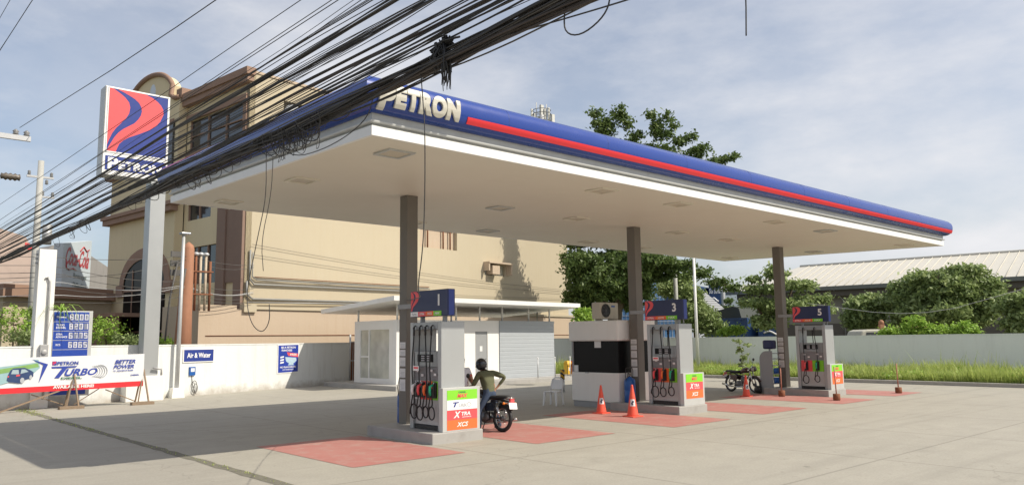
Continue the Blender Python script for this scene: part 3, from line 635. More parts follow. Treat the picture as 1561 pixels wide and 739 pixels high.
m = MB(); m.bar((9.1,.5,3.5),(10.05,1.5,3.05),.06); m.build('roof_brace', GREYP, of)
m = MB(); m.box(-.85,10.9,-1.25,4.9,-.02,.2); m.build('base_slab', ISL, of, bevel=.02)
# guard rails before the siding
for i,x in enumerate((26.9,28.1,29.2)):
    t = thing('guard_post', ('thin steel guard post left in front of the grey siding','thin steel guard post middle in front of the grey siding','thin steel guard post right beside the waste bins')[i], 'post', (x,27.95,.2), 0, 'thin guard posts before the grey siding')
    m = MB(); m.cyl((0,0,0),(0,0,.95),.025,n=8); m.build('tube', GALV, t); m = MB(); m.ell((0,0,.97),.04,.04,.04,6); m.build('cap', PAINTW, t)
# waste bins
for i,(mt,lb) in enumerate(((YELLOW,'yellow waste bin, left of the row beside the office'),(BINR,'red waste bin between the yellow and green bins'),(BING,'green waste bin in the row beside the office'),(pm('bin_dark',(.03,.07,.09),.5),'dark bin at the right end of the row'))):
    t = thing('waste_bin', lb, 'bin', (29.7+.30*i,28.6-.16*i,.2), 0, 'coloured waste bins beside the office')
    m = MB(); m.box(-.17,.17,-.15,.15,.06,.62); m.build('bin_body', mt, t, bevel=.03)
    m = MB(); m.add([(-.18,-.16,.62),(.18,-.16,.62),(.18,.16,.62),(-.18,.16,.62),(-.12,-.10,.76),(.12,-.10,.76),(.12,.10,.76),(-.12,.10,.76)],[(0,1,5,4),(1,2,6,5),(2,3,7,6),(3,0,4,7),(4,5,6,7)]); m.build('lid', mt, t, bevel=.02)
    m = MB(); m.box(-.08,.08,-.156,-.151,.25,.42); m.build('sticker', PAPER, t); m = MB(); m.box(-.18,-.16,-.17,-.15,0,.55); m.box(.16,.18,-.17,-.15,0,.55); m.box(-.18,.18,-.17,-.155,.5,.53); m.build('rack_frame', BLACKP, t)
# striped bollard
t = thing('striped_bollard', 'round bollard with black and yellow stripes behind the white chair', 'bollard', (22.46,21.93,0))
m = MB(); m.cyl((0,0,0),(0,0,.5),.085,n=20); m.build('lower_tube', GALV, t)
def stripes():
    mm, nt, b = newmat('hazard_stripes'); c = coords(nt); s = nt.nodes.new('ShaderNodeSeparateXYZ'); nt.links.new(c, s.inputs[0])
    a = nd(nt,'ShaderNodeMath', operation='ABSOLUTE'); nt.links.new(s.outputs[0], a.inputs[0]); a2 = nd(nt,'ShaderNodeMath', operation='MULTIPLY_ADD'); nt.links.new(a.outputs[0], a2.inputs[0]); a2.inputs[1].default_value = -1.2; nt.links.new(s.outputs[2], a2.inputs[2])
    p = nd(nt,'ShaderNodeMath', operation='PINGPONG'); nt.links.new(a2.outputs[0], p.inputs[0]); p.inputs[1].default_value = .09; g2 = nd(nt,'ShaderNodeMath', operation='GREATER_THAN'); nt.links.new(p.outputs[0], g2.inputs[0]); g2.inputs[1].default_value = .045
    o = mixc(nt, g2.outputs[0], (.6,.33,.02), (.02,.02,.02)); nt.links.new(o, b.inputs['Base Color']); return mm
m = MB(); m.cyl((0,0,.5),(0,0,.88),.09,n=20); m.build('striped_sleeve', stripes(), t)

# ================================================================== CONES, POSTS, CHAIR
def cone_proto():
    t = thing('traffic_cone','x','traffic cone',(0,0,0),0,'orange traffic cones')
    m = MB(); m.add([(x,y,z) for z in (0,.03) for x,y in ((-.2,-.2),(.2,-.2),(.2,.2),(-.2,.2))],[(3,2,1,0),(4,5,6,7),(0,1,5,4),(1,2,6,5),(2,3,7,6),(3,0,4,7)]); m.build('base', CONEM, t, bevel=.01)
    m = MB(); m.lathe([(.155,.03),(.15,.05),(.03,.80),(.026,.83),(.02,.835),(.001,.835)],(0,0,0),28); m.build('cone_body', CONEM, t)
    m = MB(); st = []
    for z0,z1 in ((.28,.46),):
        vs = [];  n = 6
        for z in (z0,z1):
            r = .15-.12*(z-.05)/.75+.003
            for q in range(n+1): a = rad(228-38+76*q/n/1.0-0); vs.append((r*cos(a), r*sin(a), z))
        m.add(vs, [(q,q+1,n+2+q,n+1+q) for q in range(n)])
    s = m.build('sticker', PAPER, t, fix=False)
    m = MB(); 
    for k,(da,zz_,h) in enumerate(((-.12,.33,.05),(.12,.37,.05),(0,.31,.03))):
        a = rad(225)+da; r = .15-.12*(zz_-.05)/.75+.007; c = Vector((r*cos(a),r*sin(a),zz_)); tx = Vector((-sin(a),cos(a),0)); m.prism([(-.02,0),(.02,0),(.025,h),(-.02,h)], c, tx, Z, .001)
    m.build('print', NAVY, s); return t
cp = cone_proto()
for i,(x,y,s,lb) in enumerate(((16.63,14.75,.93,'orange cone left in front of the kiosk counter'),(16.47,13.5,1.0,'orange cone right of the pair, nearest the blue drum'),(24.69,15.1,.9,'orange cone in front of the parked motorcycle'))):
    t = cp if i == 0 else copy_tree(cp); t.location = (x,y,.006); t.scale = (s,s,s); t['label'] = lb; t.rotation_euler.z = (.05,-.1,.2)[i]
def rod_post(x,y,h,lb,tilt):
    t = thing('rod_marker', lb, 'marker post', (x,y,.006), 0, 'thin rods standing in small concrete-filled cans')
    m = MB(); m.lathe([(.10,0),(.115,.02),(.115,.2),(.10,.21),(.001,.21)],(0,0,0),14); m.build('can_base', RUST, t)
    m = MB(); m.tube([(0,0,.15),(tilt*.5,0,h*.5),(tilt,0,h)],.02,8); m.build('rod', ROD, t)
rod_post(25.40,14.15,.98,'orange rod in a rusty can standing before the grey rack',0); rod_post(24.92,11.96,1.08,'orange rod in a rusty can in front of the price panel of pump 5',-.06); rod_post(29.37,11.79,1.05,'orange rod in a rusty can alone at the far right of the forecourt',-.04)
t = thing('plastic_chair','white plastic monobloc chair beside the kiosk','chair',(17.75,17.75,0),rad(-75))
m = MB(); m.box(-.21,.21,-.2,.2,.42,.445); m.build('seat', PLASTW, t, bevel=.015)
for sx in (-1,1):
    for sy in (-1,1): m = MB(); m.add([(sx*.20+a,sy*.19+b,.43) for a,b in ((-.032,-.032),(.032,-.032),(.032,.032),(-.032,.032))]+[(sx*.235+a,sy*.23+b,0) for a,b in ((-.018,-.018),(.018,-.018),(.018,.018),(-.018,.018))],[(0,1,2,3),(7,6,5,4),(0,4,5,1),(1,5,6,2),(2,6,7,3),(3,7,4,0)]); m.build('leg', PLASTW, t)
m = MB(); m.tube([(-.2,.2,.43),(-.21,.25,.65),(-.17,.28,.80),(-.08,.29,.85),(.08,.29,.85),(.17,.28,.80),(.21,.25,.65),(.2,.2,.43)],.024,8); m.add([(-.19,.215,.50),(.19,.215,.50),(.17,.285,.80),(-.17,.285,.80),(-.19,.235,.50),(.19,.235,.50),(.17,.305,.80),(-.17,.305,.80)],[(0,1,2,3),(7,6,5,4),(0,4,5,1),(1,5,6,2),(2,6,7,3),(3,7,4,0)]); m.build('backrest', PLASTW, t)

# ================================================================== WALL ITEMS on the left
WD = Vector((10.4,3.65,0)).normalized(); WN = Vector((WD.y,-WD.x,0))      # along the wall / toward the street
def onwall(s, z, off=.1): return Vector((10.2,31.75,0))+WD*s+WN*off+Z*z
def wpanel(mb, s0, s1, z0, z1, off, d, m=0): mb.prism([(s0,z0),(s1,z0),(s1,z1),(s0,z1)], Vector((10.2,31.75,0))+WN*off, WD, Z, d, m)
t = thing('air_water_sign','blue wall sign reading Air & Water with a white border','sign',onwall(1.75,1.6,.13)); o0 = Vector(t.location)
m = MB(); m.prism([(-.76,-.27),(.76,-.27),(.76,.27),(-.76,.27)], (0,0,0), WD, Z, .06); m.build('sign_frame', WHITE, t)
m = MB(); m.prism([(-.72,-.235),(.72,-.235),(.72,.235),(-.72,.235)], WN*.004, WD, Z, .003); m.build('sign_face', BLUES, t)
add_text('lettering','Air & Water',PAINTW,t,WN*.005-Z*.09,WD,Z,w=1.15,h=.20,ext=.006,bold=.02)
t = thing('air_pump_box','small blue air pump box on the white wall above a coiled hose','air pump',onwall(1.45,.98,.16))
m = MB(); m.prism([(-.14,-.17),(.14,-.17),(.14,.17),(-.14,.17)], (0,0,0), WD, Z, .13); m.build('box', TANKB, t, bevel=.01); m = MB(); m.prism([(-.09,-.02),(.09,-.02),(.09,.12),(-.09,.12)], WN*.003, WD, Z, .002); m.build('dial_plate', PAPER, t)
m = MB(); m.tube([WN*-.05-Z*.17,-Z*.6-WN*.03+WD*.05,-Z*.92+WD*.2],.012,6); m.tube([WD*(.1+.13*cos(a))-Z*(.62+.24*sin(a)) for a in np.linspace(0,4*pi,30)],.012,6); m.tube([WD*(.14+.09*cos(a))-Z*(.68+.18*sin(a))+WN*.03 for a in np.linspace(0,4*pi,30)],.012,6); m.build('hose', CABLE2, t)
# poster
t = thing('wall_poster','blue franchise poster with red ribbon stuck on the white wall','poster',onwall(6.75,1.34,.1))
m = MB(); m.prism([(-.68,-.66),(.68,-.64),(.69,.68),(-.68,.67)], WN*.01, WD, Z, .008); m.build('sheet', PAPER, t)
m = MB(); m.prism([(-.62,-.62),(.63,-.60),(.63,.63),(-.63,.61)], WN*.013, WD, Z, .002); m.build('blue_print', pm('poster_blue',(.02,.05,.36),.5,var=.3,scale=2.5), t)
m = MB(); m.prism([(-.1,.3),(.62,.22),(.62,.06),(-.02,.14)], WN*.016, WD, Z, .002); m.build('ribbon', REDS, t); add_text('lettering','FREE',PAINTW,t,WN*.0165+WD*.32+Z*.14,WD,Z,w=.42,h=.09,ext=.002)
add_text('lettering','BE A PETRON',PAINTW,t,WN*.0135-WD*.0+Z*.47,WD,Z,w=.9,h=.09,ext=.003); add_text('lettering','FRANCHISEE',PAINTW,t,WN*.0135-WD*.1+Z*.34,WD,Z,w=.66,h=.09,ext=.003)
m = MB(); m.prism([(-.2,.08),(.5,.04),(.52,-.1),(.38,-.2),(.2,-.26),(.02,-.2),(-.14,-.12)], WN*.0145, WD, Z, .002); m.prism([(-.02,-.3),(.36,-.3),(.3,-.2),(.06,-.2)], WN*.0155, WD, Z, .002); m.build('picture', pm('poster_pale',(.45,.60,.72),.5,var=.3,scale=9), t)
m = MB(); [m.prism([(-.5,z),(-.28,z+.03),(-.28,z+.1),(-.5,z+.07)], WN*.0145, WD, Z, .002) for z in (-.22,-.1,.03)]; m.build('badge', PAINTW, t)
add_text('lettering','NO FRANCHISE FEE',PAINTW,t,WN*.0135-Z*.42,WD,Z,w=1.0,h=.08,ext=.003); add_text('lettering','LOW INVESTMENT',PAINTW,t,WN*.0135-Z*.52,WD,Z,w=.7,h=.05,ext=.003)

# street lamp
t = thing('street_lamp','slim galvanised lamp pole on a white block between totem and wall sign','street lamp',(10.95,32.4-.85,0))
lx, ly = 10.85, 31.6; t.location = (lx,ly,0)
m = MB(); m.add([(a*.24,b*.24,0) for a,b in ((-1,-1),(1,-1),(1,1),(-1,1))]+[(a*.19,b*.19,.38) for a,b in ((-1,-1),(1,-1),(1,1),(-1,1))],[(3,2,1,0),(4,5,6,7),(0,1,5,4),(1,2,6,5),(2,3,7,6),(3,0,4,7)]); m.build('base_block', WHITEP, t)
m = MB(); m.tube([(0,0,.3),(.02,0,3.2),(.04,0,6.4)],[.085,.075,.06],12); m.build('pole', GALV, t)
m = MB(); m.box(-.1,.28,-.14,.14,6.4,6.48); m.build('lamp_head', METAL, t, bevel=.02); m = MB(); m.box(-.06,.25,-.11,.11,6.385,6.398); m.build('lens', GLASSL, t)

# totem sign
t = thing('totem_sign','tall grey and white totem post carrying a red and blue swoosh box sign','sign',(9.0,30.6,0))
m = MB(); m.box(-.32,1.0,-.15,1.0,0,.92); m.build('base_block', WHITEP, t, bevel=.02)
m = MB(); m.box(.26,.80,.0,.62,.9,8.2); m.build('pole', SILV, t, bevel=.01)
m = MB(); m.box(-1.50,.82,-.02,.62,8.22,11.58); m.build('sign_box', LTGREY, t, bevel=.02)
m = MB(); x0,x1 = -1.47,.79
m.box(x0,x1,-.05,-.021,8.25,11.55); m.build('face_frame', WHITE, t)
m = MB(); m.box(x0+.10,x1-.07,-.058,-.051,9.12,11.50); fp = m.build('emblem_panel', BLUES, t)
m = MB(); swoosh(m, (x0+.10,-.0605,9.12), X, Z, x1-x0-.17, 2.38, .002); m.build('emblem', REDS, fp)
m = MB(); 
for a,b,c,d in ((x0+.08,x1-.05,9.08,9.12),(x0+.08,x1-.05,11.50,11.53),(x0+.07,x0+.10,9.08,11.53),(x1-.07,x1-.04,9.08,11.53)): m.box(a,b,-.072,-.0515,c,d)
m.build('emblem_frame', PAINTW, fp)
m = MB(); m.box(x0+.08,x1-.05,-.058,-.051,8.42,8.95); np_ = m.build('name_panel', BLUES, t)
add_text('lettering','P',PAINTW,np_,(x0+.17,-.0585,8.46),X,Z,w=.36,h=.44,ext=.01,bold=.045,align='l'); add_text('lettering','ETRON',PAINTW,np_,(x0+.54,-.0585,8.48),X,Z,w=1.52,h=.33,ext=.01,bold=.05,align='l')
# conduit riser on the pole foot
m = MB(); m.tube([(.9,-.1,.92),(.9,-.1,1.15),(.6,-.1,1.2)],.04,8); m.build('conduit', CONDUIT, t)

# white concrete pylon with meter
t = thing('service_pylon','white square service pylon with grey conduit and meter left of the price board','post',(6.3,31.3-.9,0))
t.location = (5.88,30.15,0)
m = MB(); m.box(-.27,.25,-.2,.35,0,5.3); m.build('shaft', WHITEP, t, bevel=.015)
m = MB(); m.tube([(.08,-.26,.3),(.08,-.26,4.2),(.02,-.24,4.35),(-.05,-.22,4.3)],.035,8); m.build('conduit', CONDUIT, t); m = MB(); m.box(-.10,.14,-.34,-.2,1.6,2.1); m.lathe([(.001,-.40),(.08,-.39),(.09,-.34)],(.02,0,1.85),16,0,'y'); m.build('electric_meter', CONDUIT, t, bevel=.01)
m = MB(); [m.box(-.4,-.27,-.05,.0,z,z+.06) for z in (4.8,4.95,5.1)]; m.build('cable_bracket', GREYP, t)

# price board
t = thing('price_board','blue fuel price board with four rows of digital numerals','price board',(6.18,30.15,0))
m = MB(); m.box(0,1.22,0,.2,.35,3.24); m.build('board_frame', LTGREY, t, bevel=.01)
m = MB(); m.box(.02,1.10,-.006,-.001,.40,3.20); m.build('board_face', ROYAL, t)
SEG = {'0':'abcdef','1':'bc','2':'abged','3':'abgcd','4':'fgbc','5':'afgcd','6':'afgedc','7':'abc','8':'abcdefg','9':'abcdfg'}
DIG = pm('digit_pale',(.72,.72,.82),.4,var=.05); DOFF = pm('digit_window',(.20,.22,.30),.4,var=.1)
def seg(mb, ch, x, z, w, h, y):
    s = w*.2
    e_ = s*.55; B = {'a':(x+e_,x+w-e_,z+h-s,z+h),'g':(x+e_,x+w-e_,z+h/2-s/2,z+h/2+s/2),'d':(x+e_,x+w-e_,z,z+s),'f':(x,x+s,z+h/2,z+h),'e':(x,x+s,z,z+h/2),'b':(x+w-s,x+w,z+h/2,z+h),'c':(x+w-s,x+w,z,z+h/2)}
    for k,q in enumerate(SEG[ch]): b = B[q]; mb.box(b[0],b[1],y-.003-.0004*k,y,b[2],b[3])
for r,(txt,lab) in enumerate((('8000','Diesel'),('8201','TURBO DIESEL'),('6775','XTRA ADVANCE'),('6865','XCS'))):
    zz = 2.93-.315*r; m = MB(); m.box(.02,1.10,-.010,-.007,zz-.07,zz-.055); m.build('row_divider', LTGREY, t)
    m = MB(); m2 = MB()
    for k,ch in enumerate(txt): x = .50+.155*k; m2.box(x-.012,x+.12,-.010,-.007,zz-.01,zz+.205); seg(m, ch, x, zz, .105, .195, -.011)
    m.box(.797,.81,-.0145,-.011,zz,zz+.02); m2.build('numeral_window', DOFF, t); m.build('numerals', DIG, t)
    ws = lab.split(' ')
    for k,q in enumerate(ws): add_text('lettering', q, PAINTW, t, (.10,-.0065,zz+(.11 if len(ws)==2 and k==0 else .02 if len(ws)==2 else .07)), X, Z, w=.05*len(q), h=.065, ext=.002, align='l')

# utility pole behind
pc = at(45,520,46); t = thing('utility_pole','grey concrete utility pole with insulators rising behind the white pylon','utility pole',(pc.x,pc.y,0))
m = MB(); m.tube([(0,0,0),(0,0,11.5)],[.2,.14],12); m.build('pole', pm('pole_concrete',(.42,.42,.40),.8), t)
m = MB(); m.box(-.6,.6,-.06,.06,10.6,10.7); m.box(-.1,.7,-.05,.05,9.6,9.68); m.build('crossarm', GALV, t)
m = MB(); [m.lathe([(.04,0),(.09,.04),(.05,.08),(.09,.12),(.05,.16),(.08,.2),(.02,.25)],(x,0,z),10) for x,z in ((-.5,10.7),(.5,10.7),(.3,10.3),(.15,9.7),(.6,9.68))]; m.build('insulator', pm('porcelain',(.2,.2,.2),.3), t)
m = MB(); m.lathe([(.001,-.55),(.16,-.5),(.13,-.4),(.2,-.3),(.13,-.2),(.2,-.1),(.13,0),(.2,.1),(.13,.2),(.18,.3),(.001,.35)],(-1.2,0,10.5),12,0,'x'); m.build('strain_insulator', pm('porcelain_brown',(.12,.10,.08),.3), t)
m = MB(); m.cyl((.45,-.1,7.2),(.45,-.1,8.2),.22,n=14); m.build('transformer', GALV, t)
pc = at(-14,205,24); t = thing('utility_pole','grey crossarm and pole entering at the left edge of the picture','utility pole',(pc.x-.2,pc.y,0))
m = MB(); m.tube([(0,0,0),(0,0,pc.z+.6)],[.17,.12],12); m.build('pole', bpy.data.materials['pole_concrete'], t); m = MB(); m.box(-.5,1.1,-.05,.05,pc.z-.05,pc.z+.08); m.build('crossarm', GALV, t)
m = MB(); [m.lathe([(.03,0),(.08,.03),(.05,.06),(.08,.1),(.02,.16)],(x,0,pc.z+.08),10) for x in (.3,.75,1.0)]; m.build('insulator', bpy.data.materials['porcelain'], t)
POLE2 = (pc.x-.2,pc.y,pc.z)

# ================================================================== BANNER
t = thing('roadside_banner','long white fuel banner with a car picture and red bottom strip on wooden trestles','banner',(4.52,29.25,0))
bx0, bx1 = -.9, 4.37; bz0, bz1 = .56, 1.68
def bz(x, v): # slight sag of the cloth
    return bz0 + .10*(x/4.4)*.6 + v*(bz1-bz0)
BNW = pm('banner_cloth',(.72,.73,.75),.6,var=.05,scale=1.2)
m = MB(); vs = []; nx = 40
for i in range(nx+1):
    x = bx0+(bx1-bx0)*i/nx
    for v in (0,.16,1): vs.append((x, .012*sin(x*4), bz(x,v)))
m.add(vs,[(3*i,3*i+3,3*i+4,3*i+1) for i in range(nx)],1); m.add([],[]); b_ = len(vs)
m.f += [(3*i+1,3*i+4,3*i+5,3*i+2) for i in range(nx)]; m.mi += [0]*nx; m.sm += [False]*nx
bo = m.build('cloth', [BNW,RED], t); sd_ = bo.modifiers.new('solid','SOLIDIFY'); sd_.thickness = .006
BY = -.02
def flat(name, polys, mat, y=BY, par=bo):
    m = MB()
    for k,p in enumerate(polys): m.prism([(a,b) for a,b in p], (0,y-.0007*k,.0), X, Z, .002)
    return m.build(name, mat, par)
flat('picture_road', [[(bx0,.80),(-.0,.82),(.95,1.12),(1.18,1.35),(1.12,1.62),(bx0,1.60)]], pm('print_pale_teal',(.30,.47,.50),.6,var=.15,scale=3))
flat('picture_field', [[(bx0,1.10),(0,1.18),(1.15,1.38),(1.10,1.50),(0,1.33),(bx0,1.24)]], pm('print_field_green',(.22,.40,.12),.6,var=.3,scale=6), BY-.003)
flat('picture_sky', [[(bx0,1.34),(0,1.40),(1.05,1.52),(.95,1.63),(bx0,1.60)]], pm('print_sky',(.66,.72,.76),.6), BY-.003)
CARB = pm('print_car_blue',(.03,.06,.16),.5,var=.3,scale=5)
flat('picture_car', [[(.27,.98),(.30,1.15),(.36,1.30),(.44,1.36),(.75,1.37),(.92,1.28),(1.0,1.22),(1.0,1.08),(.92,1.02),(.78,.99),(.74,.90),(.62,.88),(.34,.93)]], CARB, BY-.006)
flat('picture_car_window', [[(.38,1.18),(.42,1.31),(.58,1.31),(.60,1.17)],[(.64,1.18),(.66,1.32),(.76,1.32),(.86,1.24)]], pm('print_glass',(.35,.45,.5),.4), BY-.009)
flat('picture_car_light', [[(.52,1.10),(.62,1.11),(.63,1.16),(.53,1.15)],[(.29,1.08),(.33,1.08),(.33,1.13),(.30,1.13)]], REDS, BY-.012)
flat('picture_wheel', [[(.70+.06*cos(a),.97+.09*sin(a)) for a in np.linspace(0,2*pi,14)[:-1]],[(.93+.04*cos(a),1.06+.07*sin(a)) for a in np.linspace(0,2*pi,14)[:-1]]], GREYPR, BY-.012)
flat('chevron', [[(.93,1.63),(1.40,1.46),(1.16,.86),(1.26,1.44)]], pm('print_royal',(.03,.06,.34),.5), BY-.015)
RB = bpy.data.materials['print_royal']
m = MB(); m.prism([(1.52,1.42),(1.65,1.42),(1.65,1.55),(1.52,1.55)], (0,BY,0), X, Z, .002); m.build('small_badge', RB, bo); m = MB(); swoosh(m,(1.53,BY-.003,1.425),X,Z,.11,.115,.002); m.build('small_emblem', RED, bo)
add_text('lettering','PETRON',RB,bo,(1.67,BY,1.425),X,Z,w=.62,h=.115,ext=.003,bold=.03,align='l')
m = MB(); m.prism([(1.52,1.32),(2.22,1.34),(2.26,1.385),(1.50,1.375)], (0,BY-.001,0), X, Z, .002); m.prism([(1.60,1.0),(1.74,1.0),(1.98,1.335),(1.83,1.335)], (0,BY,0), X, Z, .002); m.build('big_t', RB, bo)
add_text('lettering','URBO',RB,bo,(1.90,BY,1.06),X,Z,w=.98,h=.235,ext=.003,bold=.03,shear=.35,align='l')
add_text('lettering','DIESEL',DKGREEN,bo,(1.80,BY,.955),X,Z,w=.62,h=.07,ext=.003,bold=.03,align='l')
m = MB()
for k in range(5): m.tube([(2.72+.10*k*.6+(.34+.03*k)*cos(a)*.5,BY-.002,1.18+(.17+.012*k)*sin(a)) for a in np.linspace(-pi*.5,pi*.5,14)],.011,4)
m.build('swirl', GREYPR, bo)
add_text('lettering','BETTER',RB,bo,(3.42,BY,1.42),X,Z,w=.66,h=.13,ext=.003,bold=.03,shear=.3,align='l'); add_text('lettering','POWER',RB,bo,(3.38,BY,1.25),X,Z,w=.66,h=.13,ext=.003,bold=.03,shear=.3,align='l'); add_text('lettering','vs. standard fuels',RB,bo,(3.38,BY,1.16),X,Z,w=.64,h=.055,ext=.003,shear=.2,align='l')
add_text('lettering','DIESEL',RB,bo,(3.95,BY,.99),X,Z,w=.28,h=.05,ext=.003,align='l')
add_text('lettering','AVAILABLE HERE!',PAINTW,bo,(1.58,BY,.66),X,Z,w=1.22,h=.10,ext=.003,bold=.04,align='l')
for i,x in enumerate((2.15,4.35,-.6)):
    m = MB(); m.bar((x-.12,.35,0),(x,.05,1.2),.05,.035); m.bar((x+.16,-.3,0),(x+.03,.02,1.2),.05,.035); m.bar((x-.2,-.25,.0),(x,.03,.95),.04,.03)
    m.box(x-.42,x+.3,-.42,-.15,0,.09); m.build('trestle', WOOD, t)
m = MB(); m.bar((.0,-.55,.02),(1.9,.08,.62),.06,.04); m.bar((1.0,.1,.5),(2.0,.3,.1),.04,.03); m.bar((2.3,.3,.1),(3.0,.1,.6),.04,.03); m.bar((3.2,.1,.55),(4.2,.3,.1),.04,.03); m.build('brace', WOOD, t)

# ================================================================== BEIGE BUILDING
BR = rad(7.4); BO = (15.25,35.89)
bb = thing('beige_building','four storey beige building with brown cornices, arched parapet and blank side wall','building',(BO[0],BO[1],0),BR)
SEGX = (0,1,0); 
m = MB()   # blank side wall facing the station (plane y=0) with openings
grid_wall(m,[0,25.9],[0,15.3],[(11.3,14.4,7.6,9.6),(16.9,18.9,6.25,6.95),(1.9,3.1,12.9,14.3)],(0,0,0),X,.3)
m.box(.3,25.9,.35,14,0,15.0)
m.build('side_wall', BEIGE, bb)
m = MB(); m.box(25.6,25.9,.3,14,0,15.0); m.build('rear_wall', BEIGE, bb)
m = MB(); m.box(-2.35,26.2,-.28,-.02,0,3.64); m.box(-2.35,-.5,-.281,-.02,3.6,3.82); m.box(-2.35,-2.1,-.02,3.2,0,3.82); m.build('podium_wall', BEIGE2, bb)
m = MB(); m.box(.0,26.3,-.36,-.02,3.66,3.80); m.box(-.2,.45,-.42,-.02,3.52,3.9); m.build('ledge', BEIGE, bb)
# facade (plane x=0, facing -x): right = -Y
FO = (-.001,15.4,0)
def fy(v): return 15.4-v
m = MB()
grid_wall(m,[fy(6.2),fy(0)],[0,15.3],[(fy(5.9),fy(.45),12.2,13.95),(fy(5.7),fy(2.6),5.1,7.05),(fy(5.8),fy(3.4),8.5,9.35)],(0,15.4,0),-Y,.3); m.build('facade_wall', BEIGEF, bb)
m = MB(); pts = [(fy(14.3),0),(fy(6.2),0),(fy(6.2),15.9)]
arc = [(fy(6.2)-.0,15.25),(fy(6.7),15.3),(fy(7.15),15.55)]+[(fy(9.75)+3.0*cos(a), 15.35+1.85*sin(a)) for a in np.linspace(.42,pi-.2,20)]
pts = pts[:-1]+arc+[(fy(12.8),15.3),(fy(12.8),12.0),(fy(14.3),12.0)]
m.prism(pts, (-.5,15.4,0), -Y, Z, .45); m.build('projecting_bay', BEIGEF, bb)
# arched parapet moulding
m = MB(); m.tube([(-.55,15.4-x,z+.02) for x,z in arc+[(fy(12.8)-.1,15.2)]],.14,8); m.build('parapet_moulding', BROWN, bb)
m = MB(); m.prism([(.36*cos(a),.55*sin(a)) for a in np.linspace(0,2*pi,20)[:-1]], (-.51,9.45,16.15), -Y, Z, .01); m.build('parapet_opening', pm('opening_pale',(.6,.66,.74),.6), bb)
m = MB(); m.box(-.5,.1,6.0,6.6,15.2,15.75); m.box(-.35,.0,-.32,6.25,14.75,15.05); m.box(-.45,.05,-.42,6.25,15.05,15.4); m.build('upper_cornice', BROWN, bb)
m = MB(); m.box(-.85,-.45,6.0,14.5,9.05,9.35); m.box(-.95,-.40,5.9,14.6,9.35,9.55); m.box(-.85,-.45,12.6,14.5,11.75,12.05); m.build('middle_cornice', BROWN, bb)
m = MB(); m.box(.12,.2,.4,6.0,12.15,14.0); m.box(.12,.2,2.5,5.8,5.05,7.1); m.box(.12,.2,3.3,5.9,8.45,9.4); gl = m.build('window', GLASS, bb)
m = MB()
for y in (.42,2.2,4.0,5.85): m.box(.04,.12,y,y+.09,12.2,13.95)
m.box(.04,.12,.42,5.9,13.05,13.1); [m.box(.04,.12,y,y+.07,5.1,7.05) for y in (2.6,3.6,4.6,5.63)]; [m.box(.04,.12,y,y+.07,8.5,9.35) for y in (3.4,4.6,5.73)]
m.build('window_frame', BROWN, gl)
m = MB(); m.box(-.12,-.003,.15,6.15,13.95,14.25); m.box(-.10,-.003,.15,.45,12.0,13.95); m.box(-.12,-.003,.3,6.1,11.95,12.18); m.build('window_surround', BROWN, bb)
m = MB(); m.box(-.62,-.505,6.6,7.5,11.3,13.9); m.build('narrow_window', GLASS, bb); m = MB(); m.box(-.68,-.625,6.45,7.65,13.9,14.1); m.box(-.68,-.625,6.45,7.65,11.1,11.3); m.build('window_surround', BROWN, bb)
# brown pilasters on the right bay
m = MB(); m.box(-.16,-.003,.05,.75,0,8.9); m.box(-.16,-.003,1.65,2.45,0,8.9); m.build('pilaster', PILAS, bb); m = MB(); m.box(-.08,-.003,.76,1.64,5.0,8.6); m.build('recess_panel', PILAS, bb)
# arched entrance
ac = 9.35
def archp(w, zs, hz): return [(-w,0),(w,0)]+[(w*cos(a), zs+hz*sin(a)) for a in np.linspace(0,pi,24)]
m = MB(); m.prism(archp(2.45,5.4,1.35), (-.56,ac,0), -Y, Z, .05); m.build('entrance_glass', GLASSB, bb)
m = MB(); 
for w0,w1,zs in ((2.45,3.0,5.4),):
    A = np.linspace(0,pi,26); vs = []
    for a in A: vs += [(-.60,ac-w0*cos(a),zs+1.35*sin(a)),(-.60,ac-w1*cos(a),zs+1.95*sin(a)),(-.505,ac-w1*cos(a),zs+1.95*sin(a))]
    m.add(vs,[(3*i,3*i+1,3*i+4,3*i+3) for i in range(25)]+[(3*i+1,3*i+2,3*i+5,3*i+4) for i in range(25)])
m.box(-.66,-.505,ac-3.3,ac-2.45,4.75,5.4); m.box(-.66,-.505,ac+2.45,ac+3.3,4.75,5.4); m.build('arch_surround', BROWN, bb, fix=False)
m = MB(); [m.box(-.60,-.565,ac+y,ac+y+.08,0,6.2) for y in (-1.4,-.04,1.3)]; m.box(-.60,-.565,ac-2.4,ac+2.4,5.0,5.1); m.box(-.60,-.565,ac-2.4,ac+2.4,2.7,2.8); m.build('door_frame', BROWN, bb)
m = MB(); m.box(-2.2,-.5,8.9,15.2,3.55,3.75); m.box(-2.1,-1.9,9,15,0,3.5); m.build('porch_roof', BROWN, bb)
# side wall details
m = MB(); m.box(11.2,14.5,.25,2.0,7.5,9.7); m.build('balcony_recess', BEIGE2, bb); m = MB(); [m.tube([(x,.1,7.62),(x,.1,9.5)],.05,6) for x in (12.0,13.3,13.9)]; m.tube([(11.3,.12,8.9),(14.3,.12,8.9)],.06,6); m.build('balcony_pipe', RUST, bb)
m = MB(); m.box(16.95,18.85,.15,.2,6.25,6.95); m.build('small_window', GLASSL, bb); m = MB(); m.box(16.8,19.1,-.55,.0,6.98,7.08); m.box(16.8,16.9,-.5,0,6.5,6.98); m.box(19.0,19.1,-.5,0,6.3,6.98); m.box(17.2,17.9,-.45,.1,6.3,6.85); m.build('window_hood', BEIGE2, bb)
m = MB(); m.lathe([(.001,-.08),(.55,-.06),(.6,.0),(.6,.05)],(2.5,-.01,13.6),20,0,'y'); m.build('satellite_dish', GREYPR, bb)
